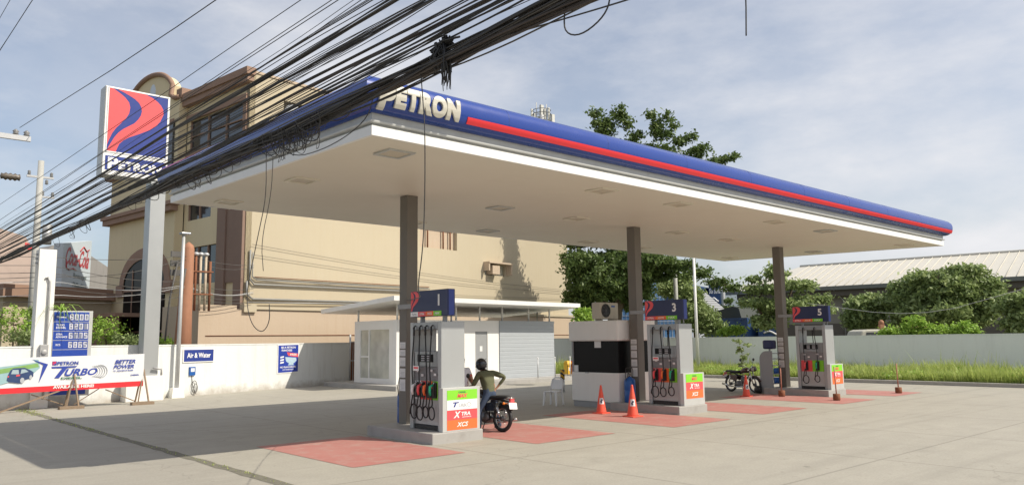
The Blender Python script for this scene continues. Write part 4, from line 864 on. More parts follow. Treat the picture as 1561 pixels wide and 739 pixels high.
# conduits running along the side wall
m = MB()
m.tube([(.22,-.1,6.5),(.22,-.1,5.1),(.45,-.1,4.86),(11,-.1,4.92)],.045,8); m.tube([(.36,-.1,6.4),(.36,-.1,5.25),(.6,-.1,5.08),(12,-.1,5.12)],.03,8)
m.tube([(.08,-.1,5.0),(.08,-.1,4.4),(.4,-.1,4.16),(9.5,-.1,4.22)],.05,8); m.tube([(.1,-.14,3.98),(4,-.14,4.05),(9.5,-.14,4.12)],.035,6); m.build('conduit', pm('conduit_dull',(.27,.27,.26),.55,.2,var=.2,scale=3), bb)
m = MB(); m.tube([(-2,-.30,2.42),(10,-.30,2.44),(26,-.30,2.4)],.018,6); m.tube([(0.5,-.06,5.22),(12,-.06,5.24)],.02,6); m.build('thin_pipe', RUST, bb)
m = MB()
m.add([(4,.5,15.0),(26,.5,15.0),(26,14,15.0),(4,14,15.0),(4,3.5,16.3),(26,3.5,16.3),(26,11,16.3),(4,11,16.3)],[(0,1,5,4),(1,2,6,5),(2,3,7,6),(3,0,4,7),(4,5,6,7)]); m.build('roof', pm('pinkish_roof',(.36,.19,.17),.7), bb)
m = MB(); m.box(0,25.9,-.05,.3,15.3,15.42); m.build('parapet_coping', BEIGE2, bb)

# painted stub column with rusty risers at the left end of the podium
t = thing('painted_column','thick terracotta painted column with rusty capped risers beside the podium','column',(12.15,34.6,0))
m = MB(); m.tube([(-.12,0,0),(-.06,0,3.5),(0,0,6.2),(0,0,6.35),(0,0,6.5)],[.42,.30,.24,.2,.03],18); m.build('column_shaft', TERRA, t)
for i,x in enumerate((.34,.55,.78,.98)):
    m = MB(); m.cyl((x,0,3.5),(x,0,5.95-.25*(i==3)),.055,n=10); r_ = m.build('riser_pipe', RUST if i in (0,3) else pm('flaking_pipe',(.5,.42,.32),.7,var=.5,scale=7) if i==1 else bpy.data.materials['flaking_pipe'], t)
    if i < 3: m = MB(); m.ell((x,0,6.0),.13,.13,.09,8); m.build('cap', GALV, r_)
m = MB(); [m.box(-.1,1.1,-.08,-.03,z,z+.06) for z in (4.2,5.2)]; m.build('pipe_strap', RUST, t)
m = MB(); [m.box(-.75,-.3,-.1,.0,z,z+.25) for z in (5.0,5.4,5.8)]; m.tube([(-.5,-.2,5.6),(-.8,-.3,4.0),(-.9,-.2,2.2)],.04,6); m.tube([(-.2,-.3,5.3),(-.35,-.3,4.2)],.05,6); m.build('cable_splice_box', CABLE2, t)

# lower annex left of the building, grey gable hall, billboard, hill
def at2(px,py,d): p = at(px,py,d); return p
a0 = at(128,520,50); a1 = at(212,520,52); 
t = thing('low_annex','low beige annex with dark eaves behind the price board','building',(a0.x,a0.y,0))
dv = (Vector((a1.x,a1.y,0))-Vector((a0.x,a0.y,0))); L = dv.length; dv.normalize(); dn = Vector((dv.y,-dv.x,0))
L += 1; A0 = -4.5
m = MB(); m.prism([(A0,0),(L,0),(L,4.6),(A0,4.6)], (0,0,0), dv, Z, 6); m.build('annex_wall', BEIGE, t); m = MB(); m.prism([(A0-.3,4.6),(L,4.6),(L,5.0),(A0-.3,5.0)], dn*.5, dv, Z, 6.5); m.prism([(A0-.1,5.0),(L,5.0),(L,5.25),(A0-.1,5.25)], dn*.15, dv, Z, 6); m.build('annex_eaves', BROWN, t); m = MB(); m.prism([(-3.2,1.2),(-.6,1.2),(-.6,3.2),(-3.2,3.2)], dn*.02, dv, Z, .05); m.prism([(1.2,2.0),(2.6,2.0),(2.6,3.6),(1.2,3.6)], dn*.02, dv, Z, .05); m.build('annex_window', GLASSB, t)
g0 = at(-60,520,66); g1 = at(185,520,70)
t = thing('gable_hall','grey rendered hall with a low pitched gable at the far left','building',(g0.x,g0.y,0))
dv2 = Vector((g1.x-g0.x,g1.y-g0.y,0)); L2 = dv2.length; dv2.normalize()
m = MB(); m.prism([(0,0),(L2,0),(L2,7.4),(L2*.62,9.9),(L2*.5,9.6),(L2*.28,7.2),(0,4.0)], (0,0,0), dv2, Z, 9); m.build('gable_wall', GWALL, t)
g2 = at(-25,520,60); t = thing('brick_block','reddish pale block with red and white panels behind the cables at far left','building',(g2.x,g2.y,0))
m = MB(); m.prism([(0,0),(3.0,0),(3.6,6.5),(2.0,9.3),(0,9.8)], (0,0,0), dv2, Z, 3); m.build('block_wall', pm('pinkish_wall',(.48,.38,.33),.85,var=.25,scale=1.5), t)
m = MB(); m.prism([(2.0,8.9),(2.45,8.8),(2.45,8.4),(2.0,8.5)], (0,-.02,0), dv2, Z, .04); m.build('red_panel', REDS, t); m = MB(); [m.prism([(.2+.6*i,3),(.5+.6*i,3),(.5+.6*i,4.2),(.2+.6*i,4.2)], (0,-.02,0), dv2, Z, .04) for i in range(4)]; m.build('window', GLASSB, t)
# billboard
b0 = at(91,520,56); b1 = at(131.5,520,60); dv3 = Vector((b1.x-b0.x,b1.y-b0.y,0)); L3 = dv3.length; dv3.normalize(); n3 = dv3.cross(Z)
t = thing('drinks_billboard','pale grey drinks billboard with red script lettering behind the price board','billboard',(b0.x,b0.y,0))
BBM = pm('billboard_pale',(.50,.56,.60),.6,var=.06,scale=.6); zb, zt_ = 4.6, 8.9
m = MB(); m.prism([(-.3,zb),(L3,zb),(L3,zt_+.25),(-.3,zt_-.5)], (0,0,0), dv3, Z, .55); m.build('board', BBM, t)
m = MB(); m.prism([(L3*.3,0),(L3*.36,0),(L3*.36,zb),(L3*.3,zb)], -n3*.2, dv3, Z, .2); m.prism([(L3*.8,0),(L3*.86,0),(L3*.86,zb),(L3*.8,zb)], -n3*.2, dv3, Z, .2); m.build('leg', GALV, t)
BRED = pm('script_red',(.42,.04,.045),.5)
add_text('lettering','Coca-Cola',BRED,t,dv3*(L3*.46)+Z*7.15+n3*.01,dv3,(Z+dv3*.12).normalized(),w=L3*.88,h=1.15,ext=.01,bold=.02,shear=.35)
m = MB(); m.tube([dv3*(L3*x)+Z*z+n3*.02 for x,z in ((.05,7.3),(.06,6.95),(.16,6.85),(.3,6.98),(.42,6.9))],.045,6); m.tube([dv3*(L3*x)+Z*z+n3*.02 for x,z in ((.55,8.2),(.68,8.55),(.8,8.3),(.9,8.45))],.045,6); m.build('script_flourish', BRED, t)
BG2 = pm('billboard_grey_print',(.22,.27,.27),.6); add_text('lettering','Beverages',BG2,t,dv3*(L3*.6)+Z*6.3+n3*.01,dv3,Z,w=L3*.5,h=.42,ext=.01); add_text('lettering','Philippines',BG2,t,dv3*(L3*.6)+Z*5.72+n3*.01,dv3,Z,w=L3*.52,h=.42,ext=.01)
m = MB(); N_=28
hv = [at(px,520,900) for px in np.linspace(-200,420,N_)]
tops = [at(px, 405-8*sin(i*.35)-14*math.exp(-((px-150)/110)**2), 900).z for i,px in enumerate(np.linspace(-200,420,N_))]
vs = []
for p,tz in zip(hv,tops): q = Vector((p.x,p.y,0)); vs += [q+Z*-1, q+q.normalized()*160+Z*tz, q+q.normalized()*600+Z*tz*.6]
m.add(vs,[(3*i,3*i+3,3*i+4,3*i+1) for i in range(N_-1)]+[(3*i+1,3*i+4,3*i+5,3*i+2) for i in range(N_-1)]); struct('hill', m, pm('hill_green',(.11,.19,.13),.9,var=.2,scale=.02))

# ================================================================== RIGHT BACKGROUND
w0 = at(1132,520,78); w1 = at(1640,520,71.5); dv = Vector((w1.x-w0.x,w1.y-w0.y,0)); L = dv.length; dv.normalize(); dn = dv.cross(Z)   # toward camera
if dn.dot(Vector((w0.x,w0.y,0))) > 0: dn = -dn
t = thing('long_warehouse','long warehouse with pale metal roof and brown-grey walls beyond the right wall','warehouse',(w0.x,w0.y,0))
m = MB(); m.prism([(0,1.6),(L+20,1.6),(L+20,6.4),(0,6.4)], (0,0,0), dv, Z, .3)
for k in range(8): m.prism([(3+k*7.5,1.6),(3.4+k*7.5,1.6),(3.4+k*7.5,6.0),(3+k*7.5,6.0)], dn*.12, dv, Z, .15)
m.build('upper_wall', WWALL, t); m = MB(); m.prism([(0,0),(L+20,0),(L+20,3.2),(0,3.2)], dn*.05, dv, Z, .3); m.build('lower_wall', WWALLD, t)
m = MB(); ez, rz_ = 6.45, 9.15; oh = 1.0
m.add([dn*oh+dv*-1.0+Z*ez, dn*oh+dv*(L+20)+Z*ez, dn*-8+dv*(L+20)+Z*rz_, dn*-8+dv*3.0+Z*rz_, dn*-16+dv*-1+Z*ez, dn*-16+dv*(L+20)+Z*ez],[(0,1,2,3),(3,2,5,4),(0,3,4)]); rf = m.build('metal_roof', WROOF, t, fix=False); sd_ = rf.modifiers.new('s','SOLIDIFY'); sd_.thickness = .08
m = MB(); [m.tube([dn*oh+dv*(x)+Z*(ez+.05), dn*-8+dv*x+Z*(rz_+.05)],.035,4) for x in np.arange(4,L+20,.75)]; m.tube([dn*-8+dv*3+Z*(rz_+.05), dn*-8+dv*(L+20)+Z*(rz_+.05)],.12,6); m.build('roof_rib', WROOF, t)
m = MB(); m.prism([(-1,ez-.34),(L+20,ez-.34),(L+20,ez),(-1,ez)], dn*(oh+.12), dv, Z, .14); m.build('gutter', pm('gutter_greenish',(.17,.18,.165),.6), t)
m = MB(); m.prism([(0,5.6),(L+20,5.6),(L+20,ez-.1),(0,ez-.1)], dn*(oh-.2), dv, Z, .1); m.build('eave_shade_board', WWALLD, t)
m = MB(); [m.tube([dn*(oh*.8)+dv*(x)+Z*(ez-.3), dn*.2+dv*(x+.6)+Z*5.2, dn*.2+dv*(x+.6)+Z*1.7],.06,6) for x in (9,24,40)]; m.build('downpipe', GALV, t)

def container(name_label, px0, px1, py_t, z0, d0, d1, depth, text=None, legs=False, mat=CONTB, cat='container'):
    p = at(px0,py_t,d0); q = at(px1,py_t,d1); t = thing('shipping_container', name_label, cat, (p.x,p.y,0))
    dv = Vector((q.x-p.x,q.y-p.y,0)); L = dv.length; dv.normalize(); n = dv.cross(Z); zt = p.z
    m = MB(); N = int(L/.3); pts = []
    for i in range(N*2+1): pts.append((L*i/(2*N), .04 if i%4 in (1,2) else 0))
    vs = [];
    for x,o in pts: vs += [dv*x+n*o+Z*(z0+.12), dv*x+n*o+Z*(zt-.12)]
    m.add(vs,[(2*i,2*i+2,2*i+3,2*i+1) for i in range(len(pts)-1)])
    m.prism([(0,z0+.05),(L,z0+.05),(L,zt-.05),(0,zt-.05)], -n*.02, dv, Z, depth); m.build('container_body', mat, t, fix=False)
    m = MB()
    for a,b,c,d in ((0,.12,z0,zt),(L-.12,L,z0,zt),(.12,L-.12,zt-.12,zt),(.12,L-.12,z0,z0+.12)): m.prism([(a,c),(b,c),(b,d),(a,d)], n*.06, dv, Z, .1)
    m.build('container_frame', mat, t)
    if z0 > .5: m = MB(); [m.prism([(x,0),(x+.3,0),(x+.3,z0-.01),(x,z0-.01)], -n*1, dv, Z, .3) for x in (.2,L-.5)]; m.build('support', GALV, t)
    if text:
        s, w_, h_, zz = text; add_text('lettering', s, PAINTW, t, dv*(L*.5)+n*.065+Z*zz, dv, Z, w=w_, h=h_, ext=.01, bold=.03, shear=.2)
        m = MB(); m.tube([dv*(L*.2+L*.6*u)+n*.07+Z*(zz-.55+.15*sin(u*5)) for u in np.linspace(0,1,10)],.07,5); m.build('logo_wave', PAINTW, t)
    return t
c = container('blue container standing high with white lettering above the dark conveyor',1080,1098,433,4.2,74,74,6,('Sui Suria',1.0,.5,6.1))
c = container('blue container standing high, side face left of the lettered one',1052,1079.5,433,4.2,70,76,2.3)
c = container('long dark blue container just above the wall behind pump 3',1078,1140,486,0,62,60,2.4)
c = container('blue container with white lettering above the wall left of column 5',1155,1196,486,0,60,60,2.4,('SUPER',1.4,.5,2.9))
# dark inclined conveyor shed
p = at(1062,445,68); q = at(1102,480,66)
t = thing('conveyor_gallery','dark inclined conveyor gallery sloping down to a black roofed shed','conveyor',(p.x,p.y,0))
dv = Vector((q.x-p.x,q.y-p.y,0)); L = dv.length
m = MB(); m.bar(Vector((0,0,p.z-.4)), dv+Z*(q.z-.4), 1.4, .9); m.build('gallery', pm('gallery_dark',(.05,.045,.045),.8), t); m = MB(); [m.bar(dv*u+Z*(p.z+.15+(q.z-p.z)*u), dv*(u+.08)+Z*(p.z+.15+(q.z-p.z)*(u+.08)), 1.5,.05) for u in np.arange(0,1,.1)]; m.build('gallery_rib', GREYP, t)
m = MB(); dn_ = dv.normalized(); m.bar(dv*.7+Z*2.4+dn_*0, dv+dn_*3.0+Z*2.4, 2.4, 2.2); m.build('shed_wall', BLACKP, t); m = MB(); m.prism([(-.9,3.35),(3.2,3.35),(2.9,4.35),(2.3,4.5),(.2,4.15)], dv+Vector((dn_.y,-dn_.x,0))*1.3, dn_, Z, 2.6); m.build('shed_roof', pm('shed_green_black',(.03,.04,.035),.6), t)
# pale structure right of the containers and distant blue tower
p = at(1100,432,86); t = thing('pale_silo_building','pale bluish plant building between the containers and the warehouse','building',(p.x,p.y,0))
m = MB(); r_ = Vector((RT.x,RT.y,0)).normalized(); m.prism([(-.2,0),(2.4,0),(2.4,7.0),(-.2,7.0)], (0,0,0), r_, Z, 5); m.prism([(1.2,0),(8,0),(8,4.6),(2.0,5.2)], (-.3,-.3,0), r_, Z, 5); m.build('plant_wall', pm('pale_blue_cladding',(.42,.50,.56),.5), t); m = MB(); m.box(-.2,.1,-.3,-.1,0,7.2); m.build('pipe', GALV, t)
for px,d,zt,wd,lb in ((1015,120,11.5,3.2,'distant blue glass tower seen through the big tree'),(1000,130,9.0,6.0,'lower distant blue glass block seen through the tree')):
    p = at(px,520,d); t = thing('glass_tower', lb, 'building', (p.x,p.y,0))
    m = MB(); m.prism([(-wd,0),(wd,0),(wd,zt),(-wd,zt)], (0,0,0), r_, Z, 8); m.build('tower_wall', pm('blue_cladding',(.10,.22,.42),.3) if 'blue_cladding' not in bpy.data.materials else bpy.data.materials['blue_cladding'], t)
    m = MB(); [m.prism([(-wd+.6*i,0),(-wd+.6*i+.05,0),(-wd+.6*i+.05,zt),(-wd+.6*i,zt)], -r_.cross(Z)*-.05, r_, Z, .04) for i in range(int(wd*2/.6))]; [m.prism([(-wd,z),(wd,z),(wd,z+.06),(-wd,z+.06)], r_.cross(Z)*.08, r_, Z, .04) for z in np.arange(1,zt,1.2)]; m.build('mullion', LTGREY, t)
# cell antennas behind the canopy
p = at(826,187,80); t = thing('cell_tower','cluster of pale cell antennas on a mast rising above the canopy','antenna mast',(p.x,p.y,0)); pz = p.z
m = MB(); m.tube([(0,0,0),(0,0,pz+.8)],[.5,.25],10); m.build('mast', GALV, t); ANT = pm('antenna_pale',(.6,.6,.56),.5)
for i,(x,z,h,w_) in enumerate(((-1.05,.0,1.5,.13),(-.75,-.2,1.2,.13),(-.35,.2,.5,.1),(.0,-.1,2.0,.26),(.35,.0,1.5,.13),(.75,-.1,1.7,.16),(1.15,-.05,.9,.26),(-.55,.3,1.9,.05),(.5,.3,1.7,.05))):
    m = MB(); m.add([]*0,[]); q = r_*x; m.bar(q+Z*(pz+z), q+Z*(pz+z+h), w_*1.5, w_); m.build('panel_antenna', ANT, t)
m = MB(); [m.torus((0,0,pz+z),.95,.035,'z',16,5) for z in (.1,.9,1.3)]; [m.bar(Vector((0,0,pz+z)), r_*s+Z*(pz+z), .05) for z in (.1,.9) for s in (-1,1)]; m.build('ring_frame', pm('steel_dark',(.12,.12,.12),.6), t)
# flag pole, black pole
t = thing('flag_pole','tall slim white pole standing on the grass strip right of pump sign 3','pole',(36.9,25.5,0)); m = MB(); m.tube([(0,0,0),(0,0,7.2)],[.085,.07],12); m.build('pole_shaft', WHITE, t); m = MB(); m.cyl((0,0,0),(0,0,.22),.25,n=16); m.build('pole_base', CONC, t)
p = at(962,520,48); t = thing('flag_pole','white pole hidden behind the column beside pump sign 3','pole',(p.x,p.y,0)); m = MB(); m.tube([(0,0,0),(0,0,9)],[.08,.06],10); m.build('pole_shaft', WHITE, t)
p = at(1033,520,52); t = thing('utility_pole','grey utility pole behind the low bush beyond the wall','utility pole',(p.x,p.y,0)); m = MB(); m.tube([(0,0,0),(0,0,7.6)],[.16,.13],10); m.build('pole', bpy.data.materials['pole_concrete'], t); m = MB(); m.box(-.5,.5,-.04,.04,7.1,7.18); m.build('crossarm', GALV, t)
# truck cab peeking over the wall
p = at(1322,505,52); t = thing('parked_truck','pale old truck whose cab roof and windscreen show over the wall','truck',(p.x,p.y,0),math.atan2(r_.y,r_.x))
TRK = pm('truck_cream',(.50,.48,.40),.5,dirt=.2)
m = MB(); m.prism([(-1.0,.8),(1.3,.8),(1.3,2.45),(-.45,2.45),(-.75,2.35),(-1.0,1.75)], (0,-1,0), X, Z, 2); m.build('cab', TRK, t, bevel=.08)
m = MB(); m.prism([(-.62,1.85),(.2,1.85),(.2,2.28),(-.5,2.28)], (0,-1.015,0), X, Z, .01); m.prism([(.35,1.85),(.95,1.85),(.95,2.28),(.35,2.28)], (0,-1.015,0), X, Z, .01); m.build('window', GLASS, t)
m = MB(); m.box(1.35,4.6,-1.1,1.1,1.0,1.2); m.box(1.35,4.6,-1.1,-1.05,1.2,1.7); m.build('cargo_bed', TRK, t); m = MB(); [m.lathe([(.001,-.12),(.42,-.12),(.45,0),(.42,.12),(.001,.12)],(x,y,.45),18,0,'y') for x in (0,3.6) for y in (-.9,.9)]; m.build('wheel', BLACK, t)
m = MB(); m.bar((.6,-.6,2.45),(.6,-.6,2.75),.25,.3); m.ell((.6,-.6,2.85),.16,.16,.16,8); m.bar((1.4,-.5,2.5),(3.4,-.5,2.62),.12); m.build('roof_load', TERRA, t)

# ================================================================== TREES
def leaves_mesh(name, pts, nrm_up, size, mat, parent, seed, elong=1.6, droop=0.0):
    r = np.random.default_rng(seed); N = len(pts); P = np.asarray(pts)
    a = r.random(N)*2*pi; tilt = np.arccos(np.clip(r.random(N)*(1-nrm_up)+nrm_up*.6+.05,-1,1))
    n = np.stack([np.cos(a)*np.sin(tilt),np.sin(a)*np.sin(tilt),np.cos(tilt)],1)
    t = r.normal(size=(N,3)); t -= n*(t*n).sum(1)[:,None]; t /= np.linalg.norm(t,axis=1)[:,None]; b = np.cross(n,t)
    s = size*(.6+.8*r.random(N)); L = t*(s*elong)[:,None]*.5; W = b*s[:,None]*.42
    tip = P+L-np.array([0,0,1])*(s*droop)[:,None]
    V = np.stack([P-L,P-L*.1+W,tip,P-L*.1-W],1).reshape(-1,3)
    me = bpy.data.meshes.new(name); me.vertices.add(4*N); me.vertices.foreach_set('co', V.ravel()); me.loops.add(4*N); me.loops.foreach_set('vertex_index', np.arange(4*N)); me.polygons.add(N); me.polygons.foreach_set('loop_start', np.arange(N)*4); me.polygons.foreach_set('loop_total', np.full(N,4)); me.update(); me.validate(); me.materials.append(mat)
    o = bpy.data.objects.new(name, me); C.objects.link(o); o.parent = parent; return o
def tree(name, label, cat, base, blobs, n_clump, per, lsize, mat, seed, clump=.45, trunk_r=.22, elong=1.6, flat=.7, layered=0, group=None, limbs=True, shell=.55):
    """blobs: (centre, rx, ry, rz) in world space; clumps spread through the blobs, leaves round the clumps"""
    r = np.random.default_rng(seed); base = Vector(base); t = thing(name, label, cat, tuple(base), 0, group)
    vol = np.array([b[1]*b[2]*b[3] for b in blobs])**.62; cnt = np.maximum(4,(n_clump*vol/vol.sum())).astype(int); pts = []; cl = []
    for (c,rx,ry,rz),k in zip(blobs,cnt):
        d = r.normal(size=(k,3)); d /= np.linalg.norm(d,axis=1)[:,None]; q = (shell+(1-shell)*r.random(k))[:,None]**.8*d*np.array([rx,ry,rz])
        if layered: q[:,2] = np.round(q[:,2]/layered)*layered + r.normal(size=k)*.08*layered
        cc = q+np.array(c)-np.array(base); cl.append(cc)
        cs = clump*(.6+.8*r.random(k)); e = r.normal(size=(k,per,3))*.5; e *= (np.array([1,1,flat])[None,None,:]); P = cc[:,None,:]+e*cs[:,None,None]; pts.append(P.reshape(-1,3))
    leaves_mesh('crown', np.concatenate(pts), .45, lsize, mat, t, seed+1, elong, .25)
    m = MB(); top = max(b[0][2] for b in blobs)-base.z; c0 = Vector(np.mean([np.array(b[0]) for b in blobs],axis=0))-base; h = min(b[0][2]-b[3] for b in blobs)-base.z
    m.tube([(0,0,-.1),(c0.x*.05,c0.y*.05,h*.5),(c0.x*.15,c0.y*.15,max(h,.6)),(c0.x*.4,c0.y*.4,(h+top)/2)],[trunk_r*1.3,trunk_r,trunk_r*.85,trunk_r*.5],10); m.build('trunk', BARK, t)
    if limbs:
        m = MB(); st = Vector((c0.x*.15,c0.y*.15,max(h,.6)))
        done = [(st, 1.0)]
        for (c,rx,ry,rz),cc in sorted(zip(blobs,cl), key=lambda q: (Vector(q[0][0])-base-st).length):
            e = Vector(c)-base; pp, lv = min(done, key=lambda q: (q[0]-e).length*(1.0 if q[0].z < e.z+.3 else 1.6)); lv2 = lv*.72; done.append((e, lv2))
            mid = pp.lerp(e,.5)+Z*rz*.15+Vector((random.uniform(-.15,.15),random.uniform(-.15,.15),0)); m.tube([pp,mid,e],[trunk_r*.5*lv,trunk_r*.5*(lv+lv2)/2,trunk_r*.45*lv2],6)
            for q in cc[::max(1,len(cc)//8)]:
                q = Vector(q); m.tube([e, e.lerp(q,.55)+Z*.06, q],[trunk_r*.14*lv2+.008,trunk_r*.08*lv2+.006,.006],5)
        m.build('branch', BARK, t)
    return t
def bl(px,py,d,w,h,depth=None):
    """blob whose centre stands d metres away at that bearing; w,h its full size in photo pixels"""
    k = d/CF; sh = .28*min(1,w*k/2.2); return (tuple(at(px,py,d)), max(.06,w*k/2-sh), max(.06,(depth or w*k/2)-sh), max(.05,h*k/2-sh*.9))
b = at(932,520,50); T1 = [bl(930,420,49,150,95),bl(885,400,48,75,50),bl(900,450,50,90,70),bl(960,440,51,90,80),bl(985,395,48,70,36),bl(1012,400,49,60,26),bl(1040,404,49,50,22),bl(1068,416,49,44,20),bl(1095,430,49,40,20),bl(1115,437,49,28,14),bl(1010,415,50,60,40),
  bl(912,190,50,16,20),bl(935,232,50,30,20),bl(965,215,50,16,30),bl(975,205,50,14,16),bl(1042,240,50,30,16),bl(1085,250,50,26,8),bl(1105,244,50,20,8),bl(1066,236,50,20,10),bl(925,195,50,26,44),bl(945,175,50,22,36),bl(908,172,50,18,16),bl(915,205,50,22,18),bl(955,188,50,20,16),bl(930,222,50,50,26),bl(945,250,50,60,40),bl(985,228,50,40,26),bl(1000,190,50,20,40),bl(1012,205,50,34,20),bl(992,176,50,14,22),bl(1018,178,50,12,20),bl(1026,192,50,18,12),bl(1010,232,50,60,26),bl(1035,215,50,26,20),bl(1052,208,50,18,16),bl(1060,230,50,34,12),bl(1074,226,50,18,9),bl(1095,246,50,34,12),bl(1118,238,50,18,10),bl(1000,270,50,120,40),bl(960,310,50,150,60),bl(925,350,50,130,60),bl(880,370,49,50,24)]
tree('spreading_tree','big dark spreading tree behind the kiosk with limbs reaching above the canopy','tree',(b.x,b.y,0),T1,1700,38,.15,LEAF_D,11,.38,.34,1.7,.6,shell=.4)
def simple(name,label,px,d,blobs,n,per,ls,mat,seed,clump=.4,tr=.16,layered=0,cat='tree',group=None,**k):
    b = at(px,520,d); return tree(name,label,cat,(b.x,b.y,0),blobs,n,per,ls,mat,seed,clump,tr,layered=layered,group=group,**k)
simple('small_tree','rounded mid-green small tree beyond the wall behind the white pole',1062,53,[bl(1050,450,53,46,40),bl(1060,480,52.5,70,50),bl(1085,498,52.5,50,34),bl(1045,425,54,26,24),bl(1020,440,54,40,34)],300,34,.15,LEAF_M,21)
simple('spreading_tree','broad layered tree behind the third column beyond the wall',1190,50,[bl(1165,440,50,70,18),bl(1210,435,50,80,20),bl(1185,418,50,50,20),bl(1178,408,50,24,14),bl(1150,462,50,70,20),bl(1240,455,50,56,18),bl(1200,465,50,100,24),bl(1170,490,50,60,30),bl(1262,472,49,24,10),bl(1150,425,50,26,10),bl(1180,475,51,60,20)],330,34,.15,LEAF_M,31,.34,.2,)
simple('round_tree','dense round dark green tree left of the large one beyond the wall',1318,60,[bl(1318,475,60,54,52),bl(1308,488,60,40,34),bl(1330,460,60,36,24)],300,46,.19,LEAF_M,41,.42,.2,)
simple('large_tree','largest leafy tree in front of the warehouse at right',1450,58,[bl(1380,462,59,70,60),bl(1410,435,59,70,50),bl(1450,440,58,100,60),bl(1470,413,58,60,22),bl(1440,422,58,80,26),bl(1395,425,58,50,18),bl(1490,440,58,70,50),bl(1505,460,58,60,44),bl(1440,475,58,130,50),bl(1372,440,59,36,24),bl(1385,490,59,60,26),bl(1470,490,58,80,30)],720,38,.18,LEAF_M,51,.38,.3)
simple('edge_tree','open leafy tree cut by the right edge of the picture',1556,52,[bl(1548,455,52,30,16),bl(1535,470,52,34,12),bl(1560,480,52,40,16),bl(1545,492,52,34,16),bl(1575,460,52,40,30),bl(1560,505,52,40,16)],170,34,.17,LEAF_M,61,.35)
for i,(px,py,w_,h_,lb) in enumerate(((1362,505,44,16,'yellow-green bush spilling over the wall beside the truck'),(1395,494,36,34,'taller yellow-green bush above the wall, left of the large trunk'),(1430,503,36,18,'low yellow-green bush above the wall under the large tree'),(1470,500,40,26,'feathery yellow-green bush above the wall right of the low one'))):
    simple('bush',lb,px,46,[bl(px,py,46,w_,h_),bl(px+w_*.3,py+6,46,w_*.6,h_*.7),bl(px-w_*.3,py+7,46,w_*.6,h_*.6)],70,24,.10,LEAF_L,70+i,.24,.05,cat='bush',group='bushes above the right wall')
for i,(px,py,w_,h_,d,lb) in enumerate(((100,503,46,20,46,''),)): pass
simple('bush','pale green bush beyond the wall in front of the blue container',1105,51,[bl(1108,505,51,30,14),bl(1125,503,51,26,16)],60,26,.13,LEAF_L,79,.25,.04,cat='bush')
simple('sapling','slender leafy sapling growing from the grass before the pale wall',1130,39,[bl(1127,533,39,12,12),bl(1134,543,39,14,12),bl(1124,520,39,18,5),bl(1132,556,39,10,8),bl(1140,526,39,12,5)],26,14,.09,LEAF_M,81,.13,.02,cat='sapling')
simple('conifer','small dark layered conifer between the containers and warehouse',1110,72,[bl(1110,470,72,26,8),bl(1110,458,72,12,8),bl(1110,482,72,34,8)],60,20,.16,LEAF_D,82,.25,.06)
for i,(px,py,w_,h_,d,lb) in enumerate(((20,495,76,56,39,'feathery green bush behind the wall at the far left edge'),(45,515,70,30,38,'lower feathery green bush left of the white pylon'),(162,505,64,46,39,'bush with feathery green leaves behind the wall between price board and totem'),(195,520,40,22,38,'low green bush tucked behind the totem pole'),(245,522,28,16,38,'little green bush right of the totem pole'),(62,478,40,24,41,'sparse high bush behind the concrete utility pole'))):
    simple('bush',lb,px,d,[bl(px,py,d,w_,h_),bl(px-w_*.25,py-h_*.2,d,w_*.5,h_*.5),bl(px+w_*.3,py+h_*.15,d,w_*.5,h_*.6)],48,24,.08,LEAF_M if i%2 else LEAF_L,90+i,.28,.04,cat='bush',group='bushes behind the left wall')
simple('kiosk_shrub','bright green shrub showing between office roof and air conditioner',890,36,[bl(888,478,36,28,16),bl(890,488,36,34,12)],40,20,.13,LEAF_L,99,.22,.04,cat='bush')
rw = np.random.default_rng(77); pts_ = []
for k in range(260):
    cx_ = rw.uniform(35.4,38.5) if rw.random() < .6 else rw.uniform(35.4,40.5); cy_ = rw.uniform(4,30); rr_ = rw.uniform(.2,.6); hh = rw.uniform(.12,.5)
    e = rw.normal(size=(70,3))*np.array([rr_,rr_,hh*.35])*.6; pts_.append(e+np.array([cx_,cy_,.12+hh*.55]))
P_ = np.concatenate(pts_); P_ = P_[(P_[:,0] > 35.28)&(P_[:,2] > .09)]
lw = leaves_mesh('broadleaf_weeds', P_, .5, .07, LEAF_L, None, 5, 1.8, .2); tag(lw, 'low broadleaf weeds mixed through the tall grass by the kerb', 'weeds', kind='stuff')
# hanging epiphyte leaves on pylon
t = thing('hanging_plant','long drooping strap leaves growing on the cables beside the pylon','plant',(6.35,29.9,3.2)); m = MB(); rr = random.Random(4)
for i in range(16):
    a = rr.random()*2*pi; L = .5+rr.random()*.8; pts = [(0,0,0)]; 
    P_ = [Vector((cos(a)*L*u, sin(a)*L*u*.4, .45*L*sin(u*2.4)-.9*L*u*u)) for u in np.linspace(0,1,7)]
    vs = [];
    for k,p in enumerate(P_): wv = .025*(1-k/6.5); vs += [p+Vector((-sin(a),cos(a),.3))*wv, p-Vector((-sin(a),cos(a),.3))*wv]
    m.add(vs,[(2*k,2*k+1,2*k+3,2*k+2) for k in range(6)])
m.build('leaf', LEAF_L, t, fix=False)

